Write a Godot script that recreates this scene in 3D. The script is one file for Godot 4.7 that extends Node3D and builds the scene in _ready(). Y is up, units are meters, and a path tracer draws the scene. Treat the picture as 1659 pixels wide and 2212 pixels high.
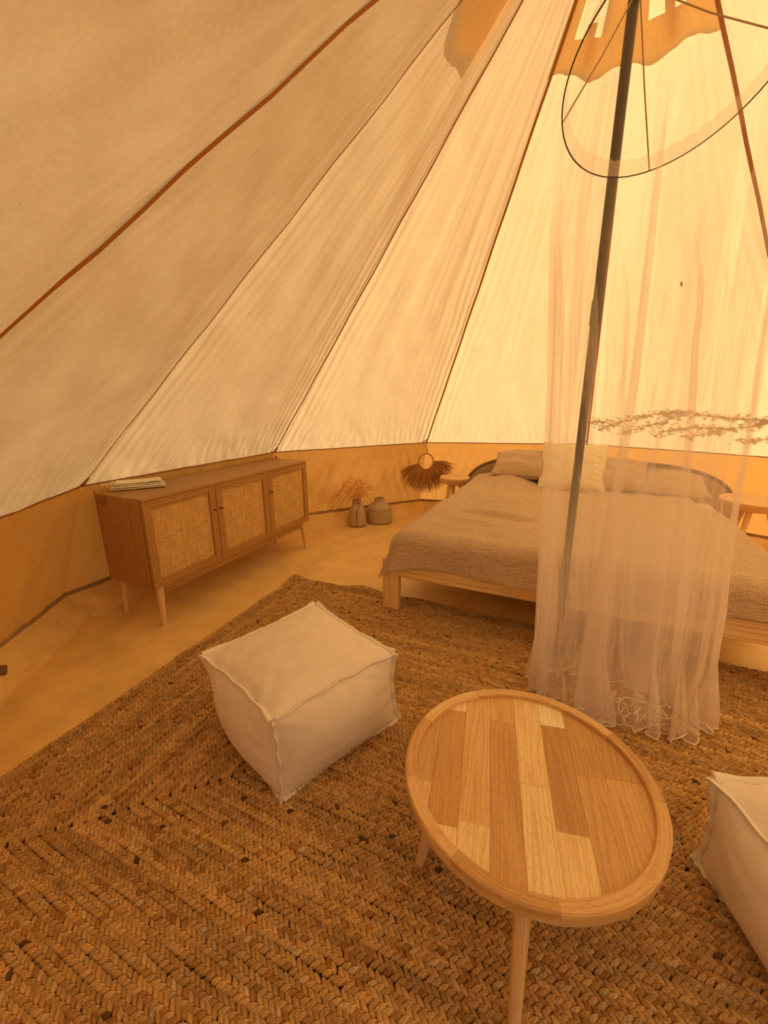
extends Node3D
# Interior of a round canvas bell tent: y up, metres, the camera stands above the origin and looks along -z.

const POLE := Vector3(0.8378, 0.0, -1.7893)
const APEX_H := 3.085
const EAVE_H := 0.7772
const A0 := -3.6236
const STRIP_H := 0.13
const EAVE_R := [2.4526, 2.4526, 2.4526, 2.4526, 2.4526, 2.4526, 2.50, 2.85, 3.15, 3.05]
const BASE_R := [2.74, 2.70, 2.72, 2.66, 2.63, 2.60, 2.64, 2.98, 3.28, 3.18]
const BED_O := Vector3(-0.0117, 0.0, -2.2438)
const BED_U := Vector3(0.9056, 0.0, 0.424)
const BED_B := Vector3(0.424, 0.0, -0.9056)

var rng := RandomNumberGenerator.new()
var nz := FastNoiseLite.new()
var nz2 := FastNoiseLite.new()
var M := {}
var used := {}


# ------------------------------------------------------------------ mesh collecting
class MB:
	var v := PackedVector3Array()
	var n := PackedVector3Array()
	var t := PackedVector2Array()
	var c := PackedColorArray()
	var i := PackedInt32Array()
	var tint := Color(1, 1, 1, 1)

	func tri(a: Vector3, b: Vector3, d: Vector3, ta := Vector2.ZERO, tb := Vector2.ZERO, td := Vector2.ZERO) -> void:
		var q := (d - a).cross(b - a).normalized()
		var s := v.size()
		v.append_array([a, b, d])
		n.append_array([q, q, q])
		t.append_array([ta, tb, td])
		c.append_array([tint, tint, tint])
		i.append_array([s, s + 1, s + 2])

	func quad(a: Vector3, b: Vector3, d: Vector3, e: Vector3, ta := Vector2.ZERO, tb := Vector2.ZERO, td := Vector2.ZERO, te := Vector2.ZERO) -> void:
		var q := (d - a).cross(b - a).normalized()
		var s := v.size()
		v.append_array([a, b, d, e])
		n.append_array([q, q, q, q])
		t.append_array([ta, tb, td, te])
		c.append_array([tint, tint, tint, tint])
		i.append_array([s, s + 1, s + 2, s, s + 2, s + 3])

	# a smooth sheet of (w + 1) x (h + 1) points, row by row
	func sheet(p: PackedVector3Array, w: int, h: int, uv := PackedVector2Array(), col := PackedColorArray(), skip := PackedByteArray()) -> void:
		var s := v.size()
		var m := PackedVector3Array()
		m.resize(p.size())
		var o := w + 1
		for y in h:
			for x in w:
				if skip.size() and skip[y * w + x]:
					continue
				var a := y * o + x
				var q := (p[a + o + 1] - p[a]).cross(p[a + 1] - p[a + o])
				m[a] += q
				m[a + 1] += q
				m[a + o] += q
				m[a + o + 1] += q
				i.append_array([s + a, s + a + o + 1, s + a + 1, s + a, s + a + o, s + a + o + 1])
		# a seam that closes on itself shares its normals
		for y in h + 1:
			if p[y * o].distance_squared_to(p[y * o + w]) < 1e-10:
				var q := m[y * o] + m[y * o + w]
				m[y * o] = q
				m[y * o + w] = q
		for k in m.size():
			m[k] = -m[k].normalized() if m[k].length_squared() > 0.0 else Vector3.UP
		v.append_array(p)
		n.append_array(m)
		if uv.size() == p.size():
			t.append_array(uv)
		else:
			var z := PackedVector2Array()
			z.resize(p.size())
			t.append_array(z)
		if col.size() == p.size():
			c.append_array(col)
		else:
			var z := PackedColorArray()
			z.resize(p.size())
			z.fill(tint)
			c.append_array(z)

	func tube(path: Array, radii, sides := 8, caps := true, flat := 1.0, side := Vector3.ZERO, uvs := 1.0) -> void:
		var p := PackedVector3Array()
		var uv := PackedVector2Array()
		var ref := side
		var run := 0.0
		for k in path.size():
			var dir: Vector3 = (path[mini(k + 1, path.size() - 1)] - path[maxi(k - 1, 0)]).normalized()
			if ref == Vector3.ZERO:
				ref = dir.cross(Vector3.UP if absf(dir.y) < 0.9 else Vector3.RIGHT)
			ref = (ref - dir * ref.dot(dir)).normalized()
			var up := dir.cross(ref)
			var r: float = radii[k] if radii is Array else radii
			if k > 0:
				run += path[k].distance_to(path[k - 1])
			for j in sides + 1:
				var a := TAU * j / sides
				p.append(path[k] + (ref * cos(a) + up * sin(a) * flat) * r)
				uv.append(Vector2(float(j) / sides * 0.1, run) * uvs)
		sheet(p, sides, path.size() - 1, uv)
		if caps:
			for e in [0, path.size() - 1]:
				var s: int = e * (sides + 1)
				for j in sides:
					if e == 0:
						tri(path[0], p[s + j], p[s + j + 1])
					else:
						tri(path[e], p[s + j + 1], p[s + j])

	# profile of (radius, height) turned about y
	func lathe(prof: Array, seg := 32, at := Vector3.ZERO) -> void:
		var p := PackedVector3Array()
		var uv := PackedVector2Array()
		var run := 0.0
		for k in prof.size():
			if k > 0:
				run += prof[k].distance_to(prof[k - 1])
			for j in seg + 1:
				var a := -TAU * j / seg
				p.append(at + Vector3(cos(a) * prof[k].x, prof[k].y, sin(a) * prof[k].x))
				uv.append(Vector2(float(j) / seg, run))
		sheet(p, seg, prof.size() - 1, uv)

	# a box with chamfered edges; grain (v of the texture) runs along axis g; uv in metres from uv0
	func box(xf: Transform3D, size: Vector3, bev := 0.003, g := 1, uv0 := Vector2.ZERO) -> void:
		var h := size * 0.5
		bev = minf(bev, minf(h.x, minf(h.y, h.z)) * 0.8)
		var ax := [Vector3.RIGHT, Vector3.UP, Vector3.BACK]
		for a in 3:
			var b := (a + 1) % 3
			var d := (a + 2) % 3
			for s in [-1.0, 1.0]:
				var o: Vector3 = ax[a] * h[a] * s
				var e1: Vector3 = ax[b] * (h[b] - bev)
				var e2: Vector3 = ax[d] * (h[d] - bev)
				_f(xf, [o - e1 - e2, o - e1 + e2, o + e1 + e2, o + e1 - e2], ax[a] * s, g, uv0)
			# edges along axis a
			for s1 in [-1.0, 1.0]:
				for s2 in [-1.0, 1.0]:
					var l: Vector3 = ax[a] * (h[a] - bev)
					var p1: Vector3 = ax[b] * h[b] * s1 + ax[d] * (h[d] - bev) * s2
					var p2: Vector3 = ax[b] * (h[b] - bev) * s1 + ax[d] * h[d] * s2
					_f(xf, [p1 - l, p1 + l, p2 + l, p2 - l], (ax[b] * s1 + ax[d] * s2).normalized(), g, uv0)
		for sx in [-1.0, 1.0]:
			for sy in [-1.0, 1.0]:
				for sz in [-1.0, 1.0]:
					var s := Vector3(sx, sy, sz)
					var q := h * s
					_f(xf, [q - Vector3(0, bev * sy, bev * sz), q - Vector3(bev * sx, 0, bev * sz), q - Vector3(bev * sx, bev * sy, 0)], s.normalized(), g, uv0)

	func _f(xf: Transform3D, p: Array, out: Vector3, g: int, uv0: Vector2) -> void:
		if (p[2] - p[0]).cross(p[1] - p[0]).dot(out) < 0.0:
			p.reverse()
		var u := []
		for q in p:
			var along: float = q[g]
			var b := (g + 1) % 3
			var d := (g + 2) % 3
			var across: float = q[b] if absf(out[b]) < absf(out[d]) else q[d]
			if absf(out[g]) > 0.8:
				across = q[b]
				along = q[d]
			u.append(uv0 + Vector2(across, along))
		if p.size() == 4:
			quad(xf * p[0], xf * p[1], xf * p[2], xf * p[3], u[0], u[1], u[2], u[3])
		else:
			tri(xf * p[0], xf * p[1], xf * p[2], u[0], u[1], u[2])

	func mesh() -> ArrayMesh:
		var a := []
		a.resize(Mesh.ARRAY_MAX)
		a[Mesh.ARRAY_VERTEX] = v
		a[Mesh.ARRAY_NORMAL] = n
		a[Mesh.ARRAY_TEX_UV] = t
		a[Mesh.ARRAY_COLOR] = c
		a[Mesh.ARRAY_INDEX] = i
		var m := ArrayMesh.new()
		m.add_surface_from_arrays(Mesh.PRIMITIVE_TRIANGLES, a)
		return m


# ------------------------------------------------------------------ naming
func numbered(called: String) -> String:
	if not used.has(called):
		used[called] = 0
		return called
	used[called] += 1
	return "%s_%03d" % [called, used[called]]


func obj(called: String, b, mat: Material, parent: Node = self) -> MeshInstance3D:
	var o := MeshInstance3D.new()
	o.mesh = b.mesh() if b is MB else b
	o.material_override = mat
	if parent == self:
		o.name = numbered(called)
	else:
		var k := 0
		var nm := called
		while parent.has_node(NodePath(nm)):
			k += 1
			nm = "%s_%03d" % [called, k]
		o.name = nm
	parent.add_child(o, true)
	return o


func thing(called: String, label: String, category: String, group := "") -> Node3D:
	var o := Node3D.new()
	o.name = numbered(called)
	add_child(o, true)
	tag(o, label, category, group)
	return o


func tag(o: Node, label: String, category: String, group := "") -> void:
	o.set_meta("label", label)
	o.set_meta("category", category)
	if group:
		o.set_meta("group", group)


func structure(called: String, label: String) -> Node3D:
	var o := Node3D.new()
	o.name = called
	add_child(o, true)
	o.set_meta("kind", "structure")
	o.set_meta("label", label)
	return o


# ------------------------------------------------------------------ materials
func noise_bytes(seed_: int, freq: float, w: int, h: int, sw: int, sh: int, oct := 3) -> PackedByteArray:
	var f := FastNoiseLite.new()
	f.seed = seed_
	f.noise_type = FastNoiseLite.TYPE_SIMPLEX_SMOOTH
	f.frequency = freq
	f.fractal_octaves = oct
	var im := f.get_seamless_image(sw, sh, false, false, 0.2)
	im.convert(Image.FORMAT_L8)
	im.resize(w, h, Image.INTERPOLATE_CUBIC)
	return im.get_data()


func tex_from(w: int, h: int, fn: Callable) -> ImageTexture:
	var d := PackedByteArray()
	d.resize(w * h * 3)
	var k := 0
	for y in h:
		for x in w:
			var c: Color = fn.call(x, y)
			d[k] = clampi(int(c.r * 255.0), 0, 255)
			d[k + 1] = clampi(int(c.g * 255.0), 0, 255)
			d[k + 2] = clampi(int(c.b * 255.0), 0, 255)
			k += 3
	return ImageTexture.create_from_image(Image.create_from_data(w, h, false, Image.FORMAT_RGB8, d))


func wood_tex(seed_: int, light: Color, dark: Color, rings: float, warp: float, pores: float) -> Array:
	var w := 256
	var h := 512
	var big := noise_bytes(seed_, 0.012, w, h, 256, 64, 2)
	var fib := noise_bytes(seed_ + 1, 0.13, w, h, 256, 24, 3)
	var por := noise_bytes(seed_ + 2, 0.35, w, h, 256, 96, 1)
	var col := PackedByteArray()
	col.resize(w * h * 3)
	var bump := PackedByteArray()
	bump.resize(w * h)
	for y in h:
		for x in w:
			var k := y * w + x
			var r := 0.5 + 0.5 * sin((x * rings + big[k] * warp) * TAU / 256.0)
			r = r * r
			var f := fib[k] / 255.0
			var p := clampf((por[k] / 255.0 - 0.66) * 6.0, 0.0, 1.0)
			var m := clampf(0.55 * r + 0.75 * (f - 0.35), 0.0, 1.0)
			var c := light.lerp(dark, m).lerp(dark.darkened(0.35), p * pores)
			col[k * 3] = int(c.r * 255.0)
			col[k * 3 + 1] = int(c.g * 255.0)
			col[k * 3 + 2] = int(c.b * 255.0)
			bump[k] = clampi(int(200.0 - 60.0 * m - 110.0 * p * pores), 0, 255)
	return [ImageTexture.create_from_image(Image.create_from_data(w, h, false, Image.FORMAT_RGB8, col)), ImageTexture.create_from_image(Image.create_from_data(w, h, false, Image.FORMAT_L8, bump))]


func plain(c: Color, rough := 0.8, spec := 0.4) -> StandardMaterial3D:
	var m := StandardMaterial3D.new()
	m.albedo_color = c
	m.roughness = rough
	m.metallic_specular = spec
	return m


func wood(tex: Array, c: Color, scale: Vector2, rough := 0.55) -> StandardMaterial3D:
	var m := plain(c, rough, 0.45)
	m.albedo_texture = tex[0]
	m.uv1_scale = Vector3(scale.x, scale.y, 1)
	m.heightmap_enabled = true
	m.heightmap_texture = tex[1]
	m.heightmap_scale = 0.03
	return m


func cloth(c: Color, light_through: float, freq := 30.0, depth := 0.05, tri := true) -> StandardMaterial3D:
	var m := plain(c, 0.95, 0.2)
	m.albedo_texture = M.weave_tex
	m.uv1_triplanar = tri
	m.uv1_scale = Vector3.ONE * freq / 10.0
	m.heightmap_enabled = true
	m.heightmap_texture = M.weave_bump
	m.heightmap_scale = depth
	m.cull_mode = BaseMaterial3D.CULL_DISABLED
	if light_through > 0.0:
		m.backlight_enabled = true
		m.backlight = Color(light_through, light_through, light_through).linear_to_srgb()
	return m


func make_materials() -> void:
	# fine woven cloth, slightly uneven
	var g1 := noise_bytes(11, 0.02, 256, 256, 256, 256, 4)
	var g2 := noise_bytes(12, 0.3, 256, 256, 256, 256, 2)
	M.weave_tex = tex_from(256, 256, func(x, y):
		var k: int = y * 256 + x
		var a := 0.95 + 0.022 * (g1[k] / 127.5 - 1.0) + 0.05 * (g2[k] / 127.5 - 1.0)
		return Color(a, a, a))
	M.weave_bump = tex_from(256, 256, func(x, y):
		var k: int = y * 256 + x
		var a := 0.5 + 0.18 * sin(x * TAU / 4.0) * sin(y * TAU / 4.0) + 0.3 * (g2[k] / 255.0 - 0.5)
		return Color(a, a, a))
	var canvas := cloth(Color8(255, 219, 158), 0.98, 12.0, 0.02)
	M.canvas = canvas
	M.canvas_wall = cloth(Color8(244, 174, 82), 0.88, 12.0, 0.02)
	M.binding = plain(Color8(150, 100, 50), 0.9)
	M.webbing = cloth(Color8(184, 120, 58), 0.0, 60.0, 0.03)
	M.strip = plain(Color8(160, 134, 100), 0.7)
	# pvc groundsheet
	var f1 := noise_bytes(31, 0.015, 512, 512, 512, 512, 4)
	var sheetm := plain(Color8(252, 214, 142), 0.33, 0.45)
	sheetm.albedo_texture = tex_from(512, 512, func(x, y):
		var a := 0.95 + 0.06 * (f1[y * 512 + x] / 127.5 - 1.0)
		return Color(a, a, a))
	sheetm.uv1_triplanar = true
	sheetm.uv1_scale = Vector3.ONE * 0.5
	sheetm.cull_mode = BaseMaterial3D.CULL_DISABLED
	M.groundsheet = sheetm
	# woods
	var oak := wood_tex(51, Color8(255, 248, 228), Color8(232, 210, 172), 9.0, 3.2, 0.26)
	var pine := wood_tex(71, Color8(250, 222, 172), Color8(220, 174, 114), 5.0, 2.6, 0.0)
	var oak2 := wood_tex(61, Color8(190, 146, 84), Color8(156, 110, 58), 16.0, 1.4, 0.35)
	M.oak = wood(oak, Color8(255, 255, 255), Vector2(5.0, 1.25), 0.42)
	M.pine = wood(pine, Color8(255, 252, 246), Vector2(6.0, 0.7), 0.45)
	M.board = wood(oak2, Color8(255, 255, 255), Vector2(4.0, 0.5), 0.5)
	M.stool_wood = wood(oak, Color8(240, 212, 176), Vector2(6.0, 1.0), 0.5)
	M.dark_wood = wood(oak, Color8(120, 100, 84), Vector2(5.0, 1.0), 0.6)
	M.knob = plain(Color8(150, 96, 60), 0.5)
	# woven cane
	var ck := noise_bytes(81, 0.08, 256, 256, 256, 12, 2)
	var ck2 := noise_bytes(82, 0.08, 256, 256, 12, 256, 2)
	var cane_c := func(x, y):
		var k: int = y * 256 + x
		var over = ((x / 8) + (y / 8)) % 2 == 0
		var fx: float = absf(fmod(x, 8.0) - 3.5) / 4.0
		var fy: float = absf(fmod(y, 8.0) - 3.5) / 4.0
		var s: float = (1.0 - 0.38 * pow(fx if over else fy, 3.0)) * (0.82 + 0.40 * ((ck[k] if over else ck2[k]) / 255.0 - 0.3))
		return Color(1.0, 0.86, 0.62) * s
	var cane := plain(Color8(255, 240, 214), 0.6, 0.4)
	cane.albedo_texture = tex_from(256, 256, cane_c)
	cane.uv1_scale = Vector3(5.5, 5.5, 1)
	cane.heightmap_enabled = true
	cane.heightmap_texture = cane.albedo_texture
	cane.heightmap_scale = 0.12
	M.cane = cane
	# poufs, cushions, bed linen
	M.pouf = cloth(Color8(252, 240, 226), 0.0, 20.0, 0.02)
	M.pouf_edge = cloth(Color8(252, 242, 228), 0.0, 20.0, 0.02)
	M.cushion = cloth(Color8(252, 240, 204), 0.0, 30.0, 0.06)
	M.sheet = cloth(Color8(244, 232, 206), 0.0, 30.0, 0.04)
	M.towel = cloth(Color8(255, 246, 228), 0.0, 40.0, 0.08)
	M.mattress = cloth(Color8(120, 104, 84), 0.0, 30.0, 0.04)
	M.head_cloth = cloth(Color8(196, 168, 134), 0.0, 40.0, 0.05)
	var q1 := noise_bytes(91, 0.05, 512, 512, 512, 160, 3)
	var q2 := noise_bytes(92, 0.03, 512, 512, 160, 512, 3)
	var mus := func(x, y):
		var k: int = y * 512 + x
		var gx := 0.5 + 0.5 * cos(x * TAU / 16.0)
		var gy := 0.5 + 0.5 * cos(y * TAU / 16.0)
		var a := 0.55 - 0.20 * pow(gx, 5.0) - 0.30 * pow(gy, 4.0) + 0.5 * (q1[k] / 255.0 - 0.5) + 0.7 * (q2[k] / 255.0 - 0.5)
		return Color(a, a, a)
	var muslin := plain(Color8(218, 190, 158), 0.95, 0.15)
	muslin.heightmap_enabled = true
	muslin.heightmap_texture = tex_from(512, 512, mus)
	muslin.heightmap_scale = 0.9
	muslin.uv1_scale = Vector3(3.0, 3.0, 1)
	muslin.cull_mode = BaseMaterial3D.CULL_DISABLED
	M.muslin = muslin
	# jute: colour comes from each strand
	var jute := plain(Color8(255, 255, 255), 0.9, 0.2)
	jute.vertex_color_use_as_albedo = true
	var jf := noise_bytes(95, 0.12, 64, 128, 64, 16, 3)
	jute.albedo_texture = tex_from(64, 128, func(x, y):
		var a := 0.72 + 0.5 * (jf[y * 64 + x] / 255.0 - 0.25)
		return Color(a, a, a))
	jute.heightmap_enabled = true
	jute.heightmap_texture = jute.albedo_texture
	jute.heightmap_scale = 0.12
	M.jute = jute
	M.jute_back = plain(Color8(60, 36, 18), 0.95, 0.1)
	# net
	var net := plain(Color8(255, 242, 232), 0.9, 0.1)
	net.transparency = BaseMaterial3D.TRANSPARENCY_ALPHA
	net.vertex_color_use_as_albedo = true
	net.cull_mode = BaseMaterial3D.CULL_DISABLED
	net.backlight_enabled = true
	net.backlight = Color(0.7, 0.7, 0.7)
	M.net = net
	M.net_hem = plain(Color8(255, 246, 236), 0.9, 0.1)
	M.hoop = plain(Color8(70, 58, 44), 0.5)
	M.cord = plain(Color8(176, 140, 104), 0.9)
	M.pole = plain(Color8(84, 76, 64), 0.5, 0.4)
	M.clay = cloth(Color8(206, 184, 146), 0.0, 60.0, 0.25)
	M.vase_dark = plain(Color8(64, 50, 36), 0.9)
	M.grass = plain(Color8(240, 194, 128), 0.9, 0.2)
	M.raffia = plain(Color8(186, 132, 76), 0.85, 0.2)
	M.bark = plain(Color8(96, 78, 60), 0.9)
	M.leaf = plain(Color8(92, 112, 58), 0.8)
	M.leaf.cull_mode = BaseMaterial3D.CULL_DISABLED
	M.outside = plain(Color8(150, 140, 96), 0.95, 0.1)
	M.screw = plain(Color8(150, 140, 126), 0.35)
	M.screw.metallic = 0.8


# ------------------------------------------------------------------ tent geometry
func eave(k: int) -> Vector3:
	var a := A0 + deg_to_rad(36.0) * k
	var r: float = EAVE_R[posmod(k, 10)]
	return POLE + Vector3(r * cos(a), EAVE_H, r * sin(a))


func base(k: int) -> Vector3:
	var a := A0 + deg_to_rad(36.0) * k
	var r: float = BASE_R[posmod(k, 10)]
	return POLE + Vector3(r * cos(a), STRIP_H, r * sin(a))


func apex() -> Vector3:
	return POLE + Vector3(0, APEX_H, 0)


func roof_flat(k: int, u: float, t: float) -> Vector3:
	return eave(k).lerp(eave(k + 1), u).lerp(apex(), t)


func roof_out(k: int) -> Vector3:
	var q := (eave(k + 1) - eave(k)).cross(apex() - eave(k)).normalized()
	return q if q.y > 0.0 else -q


# how far the cloth leans inward at a place on a panel: slack, folds along the seams, wrinkles over the eave
func roof_dip(k: int, u: float, t: float) -> float:
	var w := lerpf(1.0, 0.02, t)
	var x := (u - 0.5) * w * 1.516       # metres from the panel's middle line
	var l := t * 3.3                     # metres up the slope
	var side := minf(u, 1.0 - u)
	var ds := side * w * 1.516           # metres from the nearest seam
	var edge := smoothstep(0.0, 0.06, side)
	var d := 0.035 * sin(PI * u) * sin(PI * clampf(t * 1.05, 0, 1)) * (0.4 + 0.6 * (1.0 - t))
	# long folds fanning down from the peak
	d += 0.008 * nz.get_noise_2d(u * 120.0 + k * 91.0, l * 8.0) * smoothstep(0.12, 0.5, t) * edge * w * 1.6
	# folds that run into the corners along each seam
	var fold := sin(ds * TAU / 0.055 + 2.2 * nz.get_noise_2d(k * 37.0 + u * 8.0, l * 20.0) + l * 2.0)
	d += 0.0065 * fold * exp(-ds / 0.10) * smoothstep(0.0, 0.012, ds) * (1.0 - 0.55 * t) * exp(-pow(maxf(l - 1.1, 0.0) / 1.0, 2.0))
	# short slanting creases over the eave
	var sl := x + l * 0.34 * (1.0 if u > 0.45 else -0.25)
	d += 0.0065 * nz2.get_noise_2d(sl * 400.0 + k * 53.0, l * 55.0) * exp(-l / 0.30) * smoothstep(-0.02, 0.05, l) * (0.5 if k <= 0 else 1.0)
	# crushed cloth
	d += 0.0014 * nz2.get_noise_2d(x * 130.0 + k * 17.0, l * 100.0) * edge
	d += 0.0085 * nz.get_noise_2d(x * 42.0 + k * 29.0 + l * 8.0, l * 26.0) * edge
	return d


func build_tent() -> void:
	var roof := structure("ceiling", "cream canvas roof of ten cloth panels rising to the pole")
	for k in range(-4, 6):
		var near := k >= -2 and k <= 5
		var nu := 140 if near else 20
		var nv := 170 if near else 24
		var p := PackedVector3Array()
		var out := roof_out(k)
		for j in nv + 1:
			var t := pow(float(j) / nv, 1.25) * 0.985
			for i in nu + 1:
				var u := float(i) / nu
				var q := roof_flat(k, u, t)
				q -= out * (roof_dip(k, u, t) if near else 0.02 * sin(PI * u))
				p.append(q)
		var b := MB.new()
		var open := PackedByteArray()
		if k == -2:
			# the entrance behind the camera stands open
			for j in nv:
				for i in nu:
					var w := 0.46 * (1.0 - pow(float(j) / nv, 1.25) / 0.42)
					open.append(1 if absf((i + 0.5) / nu - 0.5) < w else 0)
		b.sheet(p, nu, nv, PackedVector2Array(), PackedColorArray(), open)
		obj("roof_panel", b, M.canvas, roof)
		# the strap sewn over the seam at corner k
		var wide: float = {-1: 0.011, 0: 0.0118, 1: 0.004, 2: 0.005, 3: 0.0065, 4: 0.009, 5: 0.0085}.get(k, 0.011)
		var e := eave(k)
		var inw := (roof_out(k) + roof_out(k - 1)).normalized() * -0.006
		var along := (apex() - e).normalized()
		var path := []
		for j in 25:
			path.append(e.lerp(apex(), j / 24.0 * 0.985) + inw + inw * 0.5 * sin(j * 1.7))
		var s := MB.new()
		s.tube(path, wide, 6, true, 0.2, along.cross(inw))
		obj("seam_strap", s, M.webbing, roof)
		# the small cord triangle that ends each strap
		var y := MB.new()
		var ed := (eave(k - 1) - e).normalized()
		var top := e + along * 0.07 + inw * 1.6
		y.tube([top, e + inw * 2.0 + along * 0.004], 0.004, 6)
		y.tube([top, e + ed * 0.055 + inw * 2.0 + along * 0.004], 0.004, 6)
		obj("eave_cord", y, M.binding, roof)
	# outer vent hoods, sewn to the outside of the roof; light comes through two cloths there
	vent(roof, 3, 0.0, 1.0, 0.785, [[0.205, 0.60, 0.82]])
	vent(roof, 4, 0.0, 1.0, 0.785, [[0.22, 0.70, 0.822]])
	vent(roof, 1, 0.01, 0.79, 0.748, [])
	vent(roof, 8, 0.0, 1.0, 0.785, [])
	# walls
	var sides := {"wall_left": [-1, 0], "wall_back": [1, 2, 3], "wall_right": [4, 5], "wall_front": [6, 7, 8]}
	var num := 0
	for nm in sides:
		var w := structure(nm, "ochre canvas side wall hanging below the roof eave")
		var tb := structure("baseboard_" + nm.trim_prefix("wall_"), "raised groundsheet edge along the foot of the canvas wall")
		num += 1
		var tr := structure("trim_%d" % num, "grey brown tape where wall and groundsheet meet")
		for k in sides[nm]:
			if k == 8:
				continue
			var nu := 90
			var nv := 40
			var p := PackedVector3Array()
			var a := eave(k)
			var c := eave(k + 1)
			var out := (Vector3(a.x + c.x, 0, a.z + c.z) * 0.5 - POLE).normalized()
			for j in nv + 1:
				var t := float(j) / nv
				for i in nu + 1:
					var u := float(i) / nu
					var q := a.lerp(c, u).lerp(base(k).lerp(base(k + 1), u), t)
					var x := u * 1.5
					var d := 0.0
					d += 0.006 * nz2.get_noise_2d((x + t * 0.22) * 210.0 + k * 71.0, t * 26.0) * smoothstep(0.02, 0.5, t)
					d += 0.016 * nz.get_noise_2d((x + t * 0.3) * 44.0 + k * 33.0, t * 18.0) * sin(PI * clampf(t, 0, 1))
					d += 0.006 * sin((x - t * 0.25) * 60.0 + 3.0 * nz.get_noise_2d(x * 40.0, t * 30.0 + k * 9.0)) * exp(-minf(u, 1.0 - u) * 9.0) * sin(PI * t)
					d += 0.014 * sin(PI * t) * sin(PI * u)
					if k == 1:
						d += 0.014 * sin(PI * u)
					p.append(q + out * d * minf(1.0, 8.0 * minf(u, 1.0 - u)) * (2.2 if k <= 1 else 1.4))
			var b := MB.new()
			b.sheet(p, nu, nv)
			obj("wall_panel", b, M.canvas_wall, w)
			# binding along the eave
			b = MB.new()
			var path := []
			for i in 31:
				path.append(a.lerp(c, i / 30.0) - out * (0.004 + 0.003 * sin(i * 2.1 + k)) - Vector3(0, 0.004 + 0.003 * nz.get_noise_1d(i * 40.0 + k * 99.0), 0))
			b.tube(path, 0.0045, 6)
			obj("eave_binding", b, M.binding, w)
			# tape
			p = PackedVector3Array()
			for j in 3:
				for i in 31:
					var u := i / 30.0
					var q := base(k).lerp(base(k + 1), u)
					q -= out * (0.006 + 0.004 * (1.0 if j == 1 else 0.0))
					q.y += 0.016 - j * 0.018 + 0.005 * nz.get_noise_2d(u * 90.0, k * 50.0)
					p.append(q)
			b = MB.new()
			b.sheet(p, 30, 2)
			obj("tape", b, M.strip, tr)
			# tub edge
			p = PackedVector3Array()
			for j in 13:
				var t := j / 12.0
				for i in 61:
					var u := i / 60.0
					var top := base(k).lerp(base(k + 1), u)
					var foot := top + (POLE - top) * Vector3(1, 0, 1) * 0.06
					foot.y = 0.002
					var q := Vector3(lerpf(top.x, foot.x, t), top.y * pow(1.0 - t, 1.35), lerpf(top.z, foot.z, t))
					q.y = maxf(q.y, 0.002)
					var cr := nz2.get_noise_2d((u * 1.5 + t * 0.14) * 110.0 + k * 67.0, t * 26.0) * 0.045
					cr += 0.02 * exp(-pow((minf(u, 1.0 - u)) / 0.05, 2.0))
					q += (-out * 0.7 + Vector3.UP * 0.4) * cr * sin(PI * t)
					p.append(q)
			b = MB.new()
			b.sheet(p, 60, 12)
			obj("tub_panel", b, M.groundsheet, tb)
	# loops of tape that hang at the wall corners
	var lp := MB.new()
	var at := eave(1) + Vector3(0.02, -0.02, 0.02) + (POLE - eave(1)) * Vector3(1, 0, 1) * 0.02
	var lpath := []
	for i in 17:
		var a := PI * i / 16.0
		lpath.append(at + Vector3(0.012 + 0.045 * sin(a * 0.5) * (0.35 + 0.65 * i / 16.0), -0.085 * sin(a), -0.02 * sin(a)))
	lp.tube(lpath, 0.0055, 6, true, 0.3)
	obj("tape_loop", lp, M.webbing, get_node("wall_left"))
	lp = MB.new()
	at = eave(2) + (POLE - eave(2)) * Vector3(1, 0, 1) * 0.03 + Vector3(-0.03, -0.02, 0.02)
	lp.tube([at, at + Vector3(0.0, -0.05, 0.0), at + Vector3(0.03, -0.09, 0.0), at + Vector3(0.02, -0.03, 0.0), at], 0.004, 6)
	obj("tape_loop", lp, M.webbing, get_node("wall_back"))
	# groundsheet
	var fl := structure("floor", "sand coloured groundsheet of the tent")
	var p := PackedVector3Array()
	var ns := 200
	var nr := 110
	for j in nr + 1:
		for i in ns + 1:
			var a := -TAU * (i % ns) / ns
			var kk := fposmod(a - A0, TAU) / deg_to_rad(36.0)
			var k0 := base(int(kk)) - POLE
			var k1 := base(int(kk) + 1) - POLE
			var dn := Vector2(cos(a), sin(a))
			var ed := Vector2(k1.x - k0.x, k1.z - k0.z)
			var full := (k0.x * ed.y - k0.z * ed.x) / (dn.x * ed.y - dn.y * ed.x)
			var r := 0.01 + full * 0.985 * j / nr
			var q := POLE + Vector3(cos(a) * r, 0, sin(a) * r)
			# kinks of the sheet, outside the rug
			var h := 0.010 * absf(nz.get_noise_2d(q.x * 36.0 + q.z * 22.0, q.z * 60.0 - q.x * 26.0))
			h += 0.016 * pow(maxf(0.0, nz2.get_noise_2d(q.x * 30.0 - q.z * 50.0 + 300.0, q.x * 24.0 + q.z * 16.0)), 2.0)
			var rq := rug_coords(q)
			var off := 1.0 - smoothstep(-0.12, 0.02, minf(minf(rq.x, rq.y), 2.1 - rq.y))
			q.y = h * off * smoothstep(0.3, 0.6, r) - 0.001
			p.append(q)
	var b := MB.new()
	b.sheet(p, ns, nr)
	obj("groundsheet", b, M.groundsheet, fl)
	# ground outside the tent
	var gr := structure("ground", "dry ground around the tent")
	b = MB.new()
	b.box(Transform3D(Basis.IDENTITY, Vector3(0, -0.16, 0)), Vector3(60, 0.3, 60), 0.01)
	obj("earth", b, M.outside, gr)


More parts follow.
